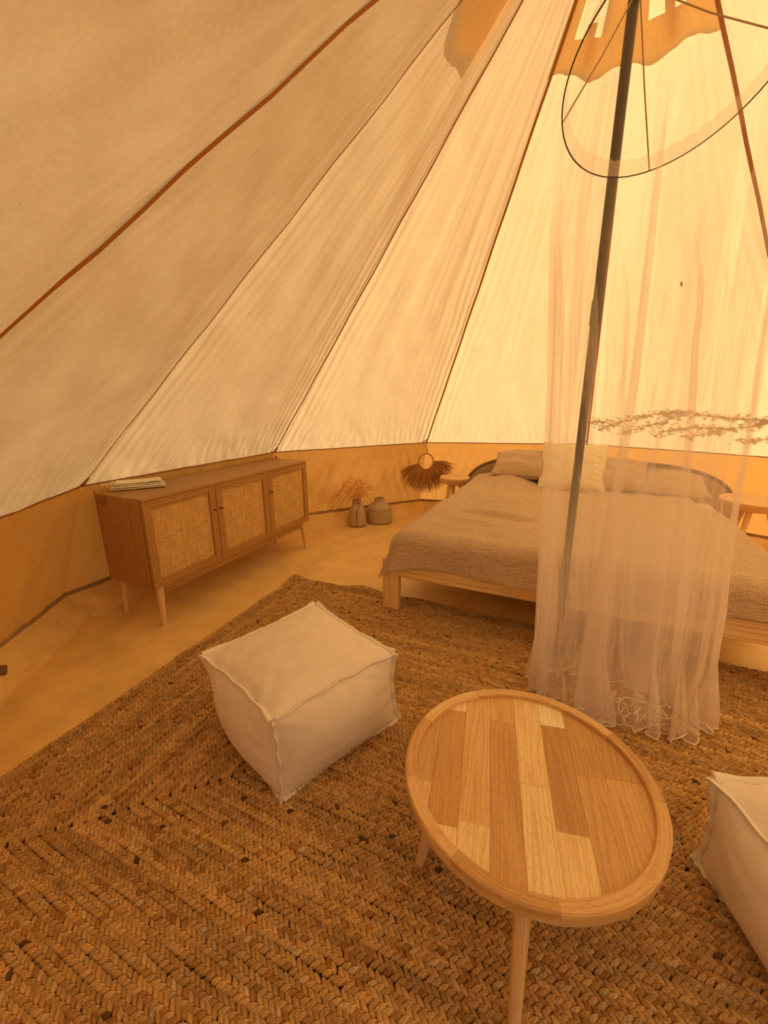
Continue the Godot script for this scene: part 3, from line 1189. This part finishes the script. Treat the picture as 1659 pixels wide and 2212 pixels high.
func pillow(called: String, label: String, c: Vector3, w: float, h: float, th: float, tilt: float, mat: Material, seed_: int) -> void:
	var bx := BED_U
	var by := (BED_B * cos(tilt) + Vector3.UP * sin(tilt)).normalized()     # from the near edge to the far edge
	var bz := bx.cross(by).normalized()
	if bz.y < 0.0:
		bz = -bz
	var o := thing(called, label, called, "brown pillows on the bed" if called == "pillow" else "")
	var n := 36
	var b := MB.new()
	for side in [1.0, -1.0]:
		var p := PackedVector3Array()
		var uv := PackedVector2Array()
		for j in n + 1:
			for i in n + 1:
				var u: float = (float(i) / n * 2.0 - 1.0) * side
				var v := float(j) / n * 2.0 - 1.0
				var k := pow(maxf(0.0, (1.0 - pow(absf(u), 2.6)) * (1.0 - pow(absf(v), 2.6))), 0.5)
				var pinch: float = 1.0 - 0.055 * (1.0 - v * v) * absf(u)
				var pinch2: float = 1.0 - 0.055 * (1.0 - u * u) * absf(v)
				var z: float = th * 0.5 * k * side
				z += 0.005 * nz2.get_noise_2d(u * 50.0 + seed_ * 33.0, v * 34.0) * k * 2.0
				if seed_ == 4:
					z += 0.006 * sin(v * 26.0 + u * 5.0) * smoothstep(0.35, 0.95, absf(u)) * k * 1.4
				else:
					z += 0.008 * sin(v * 9.0 + u * 2.0 + seed_) * k
				p.append(c + bx * u * w * 0.5 * pinch + by * v * h * 0.5 * pinch2 + bz * z)
				uv.append(Vector2(u * w * 0.5 + seed_, v * h * 0.5))
		b.sheet(p, n, n, uv)
	obj("cover", b, mat, o)
	var path := []
	for k in 81:
		var a := k / 80.0 * 4.0
		var e := fmod(a, 1.0) * 2.0 - 1.0
		var q: Vector2 = [Vector2(e, -1), Vector2(1, e), Vector2(-e, 1), Vector2(-1, -e)][mini(int(a), 3)]
		if k == 80:
			q = Vector2(-1, -1)
		path.append(c + bx * q.x * w * 0.5 * (1.0 - 0.055 * (1.0 - q.y * q.y)) + by * q.y * h * 0.5 * (1.0 - 0.055 * (1.0 - q.x * q.x)))
	var s := MB.new()
	s.tube(path, 0.0045, 6, false)
	obj("seam", s, mat, o)


# ------------------------------------------------------------------ stools
func stool(label: String, at: Vector3, r: float, h: float, turn: float, mat: Material) -> void:
	var o := thing("wooden_stool", label, "stool", "tripod stools beside the bed")
	o.position = at
	var b := MB.new()
	b.lathe([Vector2(0.0, h - 0.012), Vector2(r * 0.55, h - 0.010), Vector2(r * 0.92, h - 0.002), Vector2(r * 0.985, h), Vector2(r, h - 0.004), Vector2(r * 0.985, h - 0.012), Vector2(r * 0.86, h - 0.040), Vector2(r * 0.66, h - 0.064), Vector2(r * 0.42, h - 0.076), Vector2(0.0, h - 0.078)], 44)
	obj("seat", b, mat, o)
	for k in 3:
		var a := turn + TAU * k / 3.0
		var d := Vector3(cos(a), 0, sin(a))
		b = MB.new()
		var path := []
		var rad := []
		for j in 6:
			path.append((d * r * 0.98 + Vector3(0, 0.003, 0)).lerp(d * r * 0.40 + Vector3(0, h - 0.070, 0), j / 5.0))
			rad.append(lerpf(0.0125, 0.019, j / 5.0))
		b.tube(path, rad, 12, true)
		obj("leg", b, mat, o)


# ------------------------------------------------------------------ vases, grass, raffia
func build_decor() -> void:
	var v1 := Vector3(-0.262, 0.006, -3.915)
	var o := thing("vase", "slim grey brown ribbed vase holding dried grass on the groundsheet", "vase", "vases by the back wall")
	o.position = v1
	var prof := [Vector2(0.0, 0.0), Vector2(0.075, 0.0), Vector2(0.084, 0.006), Vector2(0.087, 0.02)]
	for k in 15:
		var t := k / 14.0
		prof.append(Vector2(lerpf(0.087, 0.070, pow(t, 1.5)) + 0.0012 * sin(k * 2.6), lerpf(0.03, 0.165, t)))
	prof.append_array([Vector2(0.062, 0.185), Vector2(0.050, 0.200), Vector2(0.0455, 0.212), Vector2(0.0455, 0.242), Vector2(0.0430, 0.245), Vector2(0.040, 0.240), Vector2(0.040, 0.16), Vector2(0.0, 0.15)])
	var b := MB.new()
	b.lathe(prof, 40)
	obj("body", b, M.clay, o)
	# dark cord: a ring at the neck, a hook, then straight down the front
	b = MB.new()
	var path := []
	var fr := Vector3(-0.03, 0, 1.0).normalized()
	var sd := Vector3(1, 0, 0.03).normalized()
	for q in [Vector3(0.004, 0.006, 0.0875), Vector3(0.004, 0.06, 0.0885), Vector3(0.004, 0.12, 0.084), Vector3(0.006, 0.165, 0.072), Vector3(0.022, 0.186, 0.060), Vector3(0.034, 0.206, 0.037), Vector3(0.026, 0.224, 0.038), Vector3(0.0, 0.232, 0.0465)]:
		path.append(sd * q.x + fr * q.z + Vector3(0, q.y, 0))
	b.tube(path, 0.0022, 6)
	var ring := []
	for k in 33:
		ring.append(Vector3(cos(TAU * k / 32) * 0.0462, 0.232, sin(TAU * k / 32) * 0.0462))
	b.tube(ring, 0.0018, 6, false)
	obj("cord", b, M.vase_dark, o)
	o = thing("vase", "squat wide grey brown vase with an open neck beside the grass vase", "vase", "vases by the back wall")
	o.position = Vector3(-0.045, 0.006, -4.035)
	prof = [Vector2(0.0, 0.0), Vector2(0.118, 0.0), Vector2(0.128, 0.008)]
	for k in 12:
		prof.append(Vector2(0.130 - 0.0009 * k + 0.001 * sin(k * 2.2), 0.015 + 0.0105 * k))
	prof.append_array([Vector2(0.118, 0.150), Vector2(0.098, 0.172), Vector2(0.070, 0.194), Vector2(0.052, 0.206), Vector2(0.048, 0.214), Vector2(0.048, 0.234), Vector2(0.051, 0.240), Vector2(0.047, 0.243), Vector2(0.044, 0.238), Vector2(0.044, 0.20), Vector2(0.09, 0.14), Vector2(0.0, 0.03)])
	b = MB.new()
	b.lathe(prof, 48)
	obj("body", b, M.clay, o)
	for y in [0.143, 0.078]:
		b = MB.new()
		ring = []
		for k in 41:
			var rr := 0.1235 if y > 0.1 else 0.1258
			ring.append(Vector3(cos(TAU * k / 40) * rr, y, sin(TAU * k / 40) * rr))
		b.tube(ring, 0.0022, 6, false)
		obj("ridge", b, M.clay, o)
	# dried grass
	o = thing("dried_grass", "bunch of dried bunny tail grass standing in the slim vase", "dried grass")
	o.position = v1
	for k in 70:
		var a := rng.randf() * TAU
		var lean := sqrt(rng.randf())
		var hgt := lerpf(0.46, 0.33, lean * lean) + rng.randf_range(-0.03, 0.02)
		var reach := lean * 0.165
		var d := Vector3(cos(a), 0, sin(a))
		var p0 := d * 0.022 * lean + Vector3(0, 0.17, 0)
		var p1 := d * (0.036 * lean) + Vector3(0, 0.25, 0)
		var p2 := d * reach * 0.62 + Vector3(0, lerpf(0.25, hgt, 0.72), 0)
		var p3 := d * reach + Vector3(0, hgt, 0)
		var p4 := p3 + d * (0.030 + 0.02 * lean) + Vector3(0, 0.014 - 0.035 * lean, 0)
		var st := MB.new()
		st.tube([p0, p1, p2, p3], 0.0012, 4, false)
		# the tufted head, rough with small awns
		var hp := []
		var hr := []
		for j in 6:
			hp.append(p3.lerp(p4, j / 5.0) + Vector3(0, 0.006 * sin(PI * j / 5.0), 0))
			hr.append([0.002, 0.0052, 0.0064, 0.0060, 0.0044, 0.001][j])
		st.tube(hp, hr, 6, true)
		for j in 10:
			var q: Vector3 = p3.lerp(p4, rng.randf_range(0.05, 0.9))
			var w := (p4 - p3).normalized() * 0.010 + Vector3(rng.randf_range(-1, 1), rng.randf_range(-1, 1), rng.randf_range(-1, 1)) * 0.008
			st.tri(q + Vector3(0.0009, 0, 0), q - Vector3(0.0009, 0, 0), q + w)
		if k % 2 == 0:
			for j in 3:
				var q: Vector3 = p1.lerp(p2, rng.randf_range(0.2, 1.0))
				var w := d.rotated(Vector3.UP, rng.randf_range(-1.5, 1.5)) * 0.045 + Vector3(0, 0.012, 0)
				st.tri(q, q + w * 0.5 + Vector3(0, 0.004, 0), q + w)
		obj("stem", st, M.grass, o)
	# raffia hanging
	var hc := Vector3(0.424, 0.588, -4.165)
	o = thing("wall_hanging", "raffia fringe on a round ring hung from the eave on the back wall", "wall hanging")
	o.position = hc
	var hx := Vector3(0.985, 0, -0.10).normalized()
	var rg := []
	for k in 41:
		rg.append(hx * cos(TAU * k / 40) * 0.074 + Vector3(0, sin(TAU * k / 40) * 0.080, 0))
	b = MB.new()
	b.tube(rg, 0.0062, 8, false)
	obj("ring", b, M.raffia, o)
	b = MB.new()
	b.tube([Vector3(0, 0.083, 0.0), Vector3(0.012, 0.11, 0.004), Vector3(0.006, 0.14, 0), Vector3(0.010, 0.19, -0.01), Vector3(0.0, 0.205, -0.012)], 0.0028, 6)
	b.tube([Vector3(0, 0.083, 0.0), Vector3(0.004, 0.11, 0.0), Vector3(-0.012, 0.17, -0.006), Vector3(-0.006, 0.205, -0.012)], 0.0028, 6)
	b.tube([Vector3(-0.004, 0.088, 0.004), Vector3(0.006, 0.098, 0.012), Vector3(0.012, 0.112, 0.006), Vector3(0.004, 0.118, 0.002)], 0.0055, 6)
	obj("hanging_cord", b, M.raffia, o)
	var fan := MB.new()
	var kn := MB.new()
	for k in 420:
		var f := k / 419.0
		var a := lerpf(deg_to_rad(192.0), deg_to_rad(362.0), f) + rng.randf_range(-0.03, 0.03)
		var dir := hx * cos(a) + Vector3(0, sin(a), 0)
		var reach := rng.randf_range(0.205, 0.262)
		var side := absf(cos(a))
		reach *= lerpf(1.0, 0.78, side) + (0.05 if a > deg_to_rad(335.0) else 0.0)
		var p0 := dir * 0.078
		var out := Vector3(0.10, 0, 0.98)
		var p1 := dir * (0.078 + reach * 0.5) + out * rng.randf_range(0.004, 0.022) + hx * rng.randf_range(-0.008, 0.008)
		var p2 := dir * (0.078 + reach) + out * rng.randf_range(-0.004, 0.02) + Vector3(0, -0.030 * side, 0) + hx * rng.randf_range(-0.014, 0.014)
		fan.tube([p0, p1, p2], [0.0030, 0.0042, 0.0012], 5, false, 0.5)
	obj("fringe", fan, M.raffia, o).set_meta("kind", "stuff")
	for k in 26:
		var a := lerpf(deg_to_rad(190.0), deg_to_rad(352.0), k / 25.0)
		var q := hx * cos(a) * 0.074 + Vector3(0, sin(a) * 0.080, 0)
		var t := (hx * cos(a) + Vector3(0, sin(a), 0))
		kn.tube([q - t * 0.008, q, q + t * 0.010], [0.005, 0.0085, 0.0055], 6)
	obj("knots", kn, M.raffia, o).set_meta("kind", "stuff")


# ------------------------------------------------------------------ pole and net
func lut(y: float, ys: Array, vs: Array) -> float:
	if y >= ys[0]:
		return vs[0]
	for k in ys.size() - 1:
		if y >= ys[k + 1]:
			return lerpf(vs[k + 1], vs[k], (y - ys[k + 1]) / (ys[k] - ys[k + 1]))
	return vs[-1]


func build_pole_and_net() -> void:
	var o := thing("tent_pole", "dark metal centre pole with a round foot plate at the bed foot", "pole")
	var b := MB.new()
	b.lathe([Vector2(0.0175, 0.012), Vector2(0.0175, 1.55), Vector2(0.0175, 3.06), Vector2(0.0, 3.06)], 24)
	obj("shaft", b, M.pole, o)
	b = MB.new()
	b.lathe([Vector2(0.0, 0.016), Vector2(0.045, 0.016), Vector2(0.05, 0.013), Vector2(0.05, 0.0)], 28)
	obj("foot_plate", b, M.pole, o)
	b = MB.new()
	b.lathe([Vector2(0.0175, 1.47), Vector2(0.021, 1.475), Vector2(0.021, 1.56), Vector2(0.0175, 1.565)], 24)
	obj("joint_sleeve", b, M.pole, o)
	o.position = POLE + Vector3(0, 0.015, 0)

	# mosquito net: a hoop tied up to the pole, the cloth falls from it and is gathered on the floor
	o = thing("mosquito_net", "sheer pinkish mosquito net hanging from a hoop by the pole, gathered on the rug", "mosquito net")
	var C := Vector3(0.80, 2.08, -1.40)
	var nrm := Vector3(-0.1, 1, -0.6).normalized()
	var e1 := (Vector3.RIGHT - nrm * nrm.x).normalized()
	var e2 := e1.cross(nrm).normalized()
	if e2.z < 0.0:
		e2 = -e2
	var R := 0.297
	var ring := []
	for k in 73:
		ring.append(C + (e1 * cos(TAU * k / 72) + e2 * sin(TAU * k / 72)) * R)
	b = MB.new()
	b.tube(ring, 0.0022, 6, false)
	obj("hoop", b, M.hoop, o)
	# ties from hoop to pole
	var knot := POLE + Vector3(0.0, 2.50, 0.03)
	for a in [-0.86 * PI, -0.40 * PI, 0.45 * PI, 0.04 * PI]:
		var q := C + (e1 * cos(a) + e2 * sin(a)) * R
		b = MB.new()
		b.tube([q, q.lerp(knot, 0.5) - Vector3(0, 0.01, 0), knot], 0.0024, 5)
		obj("tie_cord", b, M.cord, o)
	b = MB.new()
	b.lathe([Vector2(0.0, -0.03), Vector2(0.022, -0.022), Vector2(0.026, 0.0), Vector2(0.02, 0.02), Vector2(0.0, 0.03)], 14, knot)
	obj("knot", b, M.cord, o)
	# lace band inside the hoop
	var lp := PackedVector3Array()
	var lc := PackedColorArray()
	for j in 3:
		for k in 181:
			var a := TAU * (k % 180) / 180.0
			var q := C + (e1 * cos(a) + e2 * sin(a)) * (R - 0.004 - 0.004 * j)
			q.y += [0.0, 0.022, 0.034 + 0.007 * absf(sin(k * PI / 4.0))][j]
			lp.append(q)
			lc.append(Color(1, 1, 1, 0.30))
	b = MB.new()
	b.sheet(lp, 180, 2, PackedVector2Array(), lc)
	obj("lace_band", b, M.net, o)
	# curtain
	var ys := [2.0, 1.8, 1.56, 1.377, 1.154, 0.9, 0.755, 0.482, 0.22, 0.03]
	var xl := [0.49, 0.502, 0.527, 0.545, 0.563, 0.580, 0.589, 0.604, 0.618, 0.640]
	var xr := [1.110, 1.132, 1.134, 1.137, 1.155, 1.162, 1.170, 1.195, 1.202, 1.190]
	var nf := 600
	var nv := 90
	var p := PackedVector3Array()
	var cl := PackedColorArray()
	var hem := []
	for j in nv + 1:
		var w := float(j) / nv
		for i in nf + 1:
			var f := float(i % nf) / nf
			var ph := f * TAU
			# folds: places where the cloth doubles back on itself
			var amp := smoothstep(0.0, 0.22, w) * (0.75 + 0.25 * smoothstep(0.5, 1.0, w))
			var fold := 0.135 * sin(7.0 * ph + 1.3 + 0.6 * sin(w * 3.0)) + 0.085 * sin(11.0 * ph + 0.4 - 0.8 * w) + 0.05 * sin(19.0 * ph + 2.0 * w)
			fold += 0.10 * nz.get_noise_2d(f * 300.0, w * 20.0) * smoothstep(0.3, 1.0, w)
			var a := ph + fold * amp * 1.15
			var hoopq := C + (e1 * cos(a) + e2 * sin(a)) * R
			var y0 := hoopq.y
			var low := 0.018 + 0.008 * sin(ph * 9.0)
			var y := lerpf(y0, low, w)
			var x0 := lut(y, ys, xl)
			var x1 := lut(y, ys, xr)
			var cx := (x0 + x1) * 0.5
			var hx := (x1 - x0) * 0.5
			var hz := lerpf(0.20, 0.10, smoothstep(2.0, 0.3, y))
			var rip := 1.0 + 0.05 * sin(23.0 * ph + w * 4.0) * amp
			var cz := lerpf(-1.40, -1.42, w)
			var g := Vector3(cx + hx * cos(a) * rip, y, cz + hz * sin(a) * rip - 0.10 * cos(a) * w * -1.0)
			var mixw := smoothstep(0.0, 0.25, w)
			var q := Vector3(lerpf(hoopq.x, g.x, mixw), y, lerpf(hoopq.z, g.z, mixw))
			# the foot frays out on the floor in curls
			var fr := smoothstep(0.86, 1.0, w)
			q += Vector3(sin(ph * 31.0) * 0.022 + 0.02 * nz2.get_noise_2d(f * 900.0, 5.0), 0.012 * sin(ph * 43.0) * fr + 0.012 * fr, cos(ph * 27.0) * 0.024 + 0.05 * sin(a)) * fr
			q.y = maxf(q.y, 0.014)
			p.append(q)
			var gather := smoothstep(0.02, 0.10, nz2.get_noise_2d(f * 420.0 + w * 9.0, 40.0 + w * 3.0)) * smoothstep(0.02, 0.3, w)
			var al := lerpf(0.05, 0.31, smoothstep(0.42, 0.80, w)) + gather * lerpf(0.22, 0.17, w)
			var line := pow(maxf(0.0, 1.0 - absf(nz2.get_noise_2d(f * 700.0 + w * 6.0, 200.0 + w * 9.0)) * 16.0), 2.0) * smoothstep(0.05, 0.4, w)
			al = minf(0.75, al + 0.30 * line)
			cl.append(Color(1, 1, 1, al))
			if j == nv:
				hem.append(q)
	b = MB.new()
	b.sheet(p, nf, nv, PackedVector2Array(), cl)
	obj("curtain", b, M.net, o)
	b = MB.new()
	b.tube(hem, 0.0024, 5, false)
	obj("hem", b, M.net_hem, o)
	for m in 3:
		var curl := []
		for k in 121:
			var t := k / 120.0
			var x := lerpf(0.70 + 0.05 * m, 1.14 - 0.03 * m, t)
			var z := lerpf(-1.36, -1.27, t) - 0.035 * m
			curl.append(Vector3(x + 0.020 * sin(t * 61.0 + m * 2.0), 0.022 + 0.012 * m + 0.014 * absf(sin(t * 47.0 + m)) + 0.05 * maxf(0.0, nz.get_noise_2d(t * 90.0, m * 60.0)), z + 0.024 * cos(t * 53.0 + m) + 0.03 * nz2.get_noise_2d(t * 120.0, m * 40.0)))
		b = MB.new()
		b.tube(curl, 0.0022, 5, true)
		obj("hem", b, M.net_hem, o)


# ------------------------------------------------------------------ outside
func build_outside(sun_to: Vector3) -> void:
	# a branch between the sun and the roof on the right: its shadow falls on the cloth
	var o := thing("tree_branch", "leafy branch outside, its shadow on the canvas above the right eave", "branch")
	var out := roof_out(4)
	var ex := (eave(5) - eave(4)).normalized()
	var ey := (apex() - (eave(4) + eave(5)) * 0.5).normalized()
	var off := sun_to * 1.5
	var pos := func(x: float, y: float) -> Vector3:
		return (eave(4) + eave(5)) * 0.5 + ex * x + ey * y + off + out * 0.02
	var wood_ := MB.new()
	var twigs := [
		[Vector2(1.5, 0.75), Vector2(0.9, 0.52), Vector2(0.56, 0.40), Vector2(0.30, 0.30), Vector2(0.03, 0.17)],
		[Vector2(0.9, 0.52), Vector2(0.62, 0.34), Vector2(0.50, 0.20), Vector2(0.35, 0.15)],
		[Vector2(0.56, 0.40), Vector2(0.30, 0.42), Vector2(0.0, 0.46), Vector2(-0.20, 0.44), Vector2(-0.48, 0.30), Vector2(-0.62, 0.20)],
		[Vector2(0.0, 0.46), Vector2(-0.10, 0.36), Vector2(-0.30, 0.26), Vector2(-0.45, 0.18)],
		[Vector2(0.30, 0.30), Vector2(0.10, 0.30), Vector2(-0.08, 0.25), Vector2(-0.20, 0.17)],
		[Vector2(-0.48, 0.30), Vector2(-0.60, 0.33), Vector2(-0.70, 0.30)]]
	for tw in twigs:
		var path := []
		var rad := []
		for k in tw.size():
			path.append(pos.call(tw[k].x, tw[k].y))
			rad.append(lerpf(0.010, 0.003, float(k) / (tw.size() - 1)))
		wood_.tube(path, rad, 6)
	wood_.tube([pos.call(1.5, 0.75), pos.call(2.4, 0.8), pos.call(3.0, 0.6), Vector3(pos.call(3.1, 0.0).x, -0.02, pos.call(3.1, 0.0).z)], [0.012, 0.02, 0.035, 0.05], 8)
	obj("twigs", wood_, M.bark, o)
	var lv := MB.new()
	for tw in twigs:
		for k in tw.size() - 1:
			var cnt := int(tw[k].distance_to(tw[k + 1]) * 230.0)
			for m in cnt:
				var g: Vector2 = tw[k].lerp(tw[k + 1], rng.randf())
				var q: Vector3 = pos.call(g.x + rng.randf_range(-0.05, 0.05), g.y + rng.randf_range(-0.05, 0.05) * (0.4 + 0.9 * absf(nz.get_noise_1d(g.x * 140.0)))) + out * rng.randf_range(-0.05, 0.05)
				var d := (ex * rng.randf_range(-1, 1) + ey * rng.randf_range(-0.6, 0.6) + out * rng.randf_range(-0.4, 0.4)).normalized()
				var sdv := d.cross(out).normalized() * rng.randf_range(0.005, 0.009)
				var l := rng.randf_range(0.028, 0.05)
				lv.quad(q, q + d * l * 0.5 + sdv, q + d * l, q + d * l * 0.5 - sdv)
	obj("leaves", lv, M.leaf, o).set_meta("kind", "stuff")
	# bits of dry leaf caught on the outside of the roof
	for s in [[-1, 0.095, 0.238, 0.016, "upper left roof panel"], [1, 0.173, 0.364, 0.007, "roof panel above the sideboard"], [0, 0.985, 0.531, 0.012, "left roof panel beside its right seam"], [3, 0.05, 0.263, 0.007, "roof panel behind the bed beside its left seam"], [4, 0.525, 0.465, 0.020, "roof panel behind the net"], [0, 0.153, 0.476, 0.006, "left roof panel below the brown strap"]]:
		var q := roof_flat(s[0], s[1], s[2]) - roof_out(s[0]) * (roof_dip(s[0], s[1], s[2]) - 0.004)
		var up := (apex() - q).normalized()
		var m := MB.new()
		var r: float = s[3]
		m.tube([q - up * r, q - up * r * 0.4 + roof_out(s[0]) * 0.002, q + up * r * 0.4, q + up * r], [0.001, r * 0.32, r * 0.28, 0.001], 6)
		tag(obj("leaf_scrap", m, M.bark), "dark speck of dry leaf on the " + s[4], "leaf scrap", "leaf scraps on the roof cloth")


# ------------------------------------------------------------------ scene
func _ready() -> void:
	rng.seed = 4711
	nz.seed = 3
	nz.frequency = 0.05
	nz.fractal_octaves = 2
	nz2.seed = 8
	nz2.frequency = 0.05
	nz2.fractal_octaves = 3

	# camera
	var cam := Camera3D.new()
	cam.name = "camera"
	var p := 0.27026
	var r := -0.00458
	var fw := Vector3(0, -sin(p), -cos(p))
	var up := Vector3(0, cos(p), -sin(p))
	var r2 := Vector3.RIGHT * cos(r) + up * sin(r)
	var u2 := Vector3.RIGHT * -sin(r) + up * cos(r)
	cam.transform = Transform3D(Basis(r2, u2, -fw), Vector3(0, 1.22, 0))
	cam.fov = 101.62
	cam.near = 0.02
	cam.far = 200.0
	cam.current = true
	add_child(cam)
	# daylight
	var we := WorldEnvironment.new()
	we.name = "daylight"
	var env := Environment.new()
	env.background_mode = Environment.BG_SKY
	var sky := Sky.new()
	var sm := ProceduralSkyMaterial.new()
	sm.sky_top_color = Color8(222, 214, 208)
	sm.sky_horizon_color = Color8(246, 230, 214)
	sm.ground_bottom_color = Color8(120, 112, 92)
	sm.ground_horizon_color = Color8(190, 186, 176)
	sm.sky_energy_multiplier = 0.7
	sm.ground_energy_multiplier = 1.0
	sky.sky_material = sm
	env.sky = sky
	env.tonemap_mode = Environment.TONE_MAPPER_LINEAR
	env.tonemap_exposure = 1.0
	env.sdfgi_enabled = true
	env.ssao_enabled = true
	env.ssil_enabled = true
	we.environment = env
	add_child(we)
	var sun := DirectionalLight3D.new()
	sun.name = "sun"
	sun.light_color = Color(1.0, 0.95, 0.89)
	sun.light_energy = 2.25
	sun.light_angular_distance = 0.6
	sun.shadow_enabled = true
	var az := deg_to_rad(-22.0)
	var el := deg_to_rad(52.0)
	var sun_to := Vector3(cos(az) * cos(el), sin(el), sin(az) * cos(el))
	add_child(sun)
	sun.look_at_from_position(POLE + sun_to * 20.0, POLE, Vector3.UP)

	make_materials()
	build_tent()
	build_rug()
	build_bed()
	build_sideboard()
	pouf("white square fabric pouf on the rug, left of the round table", [Vector3(-0.323, 0, -1.003), Vector3(-0.655, 0, -1.315), Vector3(-0.312, 0, -1.70), Vector3(0.030, 0, -1.325)], [Vector3(-0.318, 0, -1.010), Vector3(-0.595, 0, -1.31), Vector3(-0.30, 0, -1.65), Vector3(0.045, 0, -1.345)], 0.318, 1)
	pouf("white square fabric pouf cut by the right edge, right of the round table", [Vector3(0.832, 0, -0.832), Vector3(1.30, 0, -0.832), Vector3(1.30, 0, -0.36), Vector3(0.815, 0, -0.36)], [Vector3(0.838, 0, -0.826), Vector3(1.28, 0, -0.815), Vector3(1.28, 0, -0.38), Vector3(0.825, 0, -0.37)], 0.282, 5)
	build_table()
	stool("wooden tripod stool with a dished seat beside the left of the bed head", Vector3(0.672, 0, -3.90), 0.142, 0.482, 2.62, M.stool_wood)
	stool("larger wooden tripod stool with a dished seat right of the bed", Vector3(2.532, 0, -2.75), 0.207, 0.532, 2.6, M.stool_wood)
	var st := MB.new()
	st.tube([Vector3(-1.655, 0.075, -1.575), Vector3(-1.69, 0.095, -1.53), Vector3(-1.84, 0.20, -1.28)], [0.022, 0.024, 0.025], 14)
	tag(obj("wooden_stick", st, M.dark_wood), "end of a dark wooden stick on the groundsheet at the left edge", "stick")
	build_decor()
	build_pole_and_net()
	build_outside(sun_to)
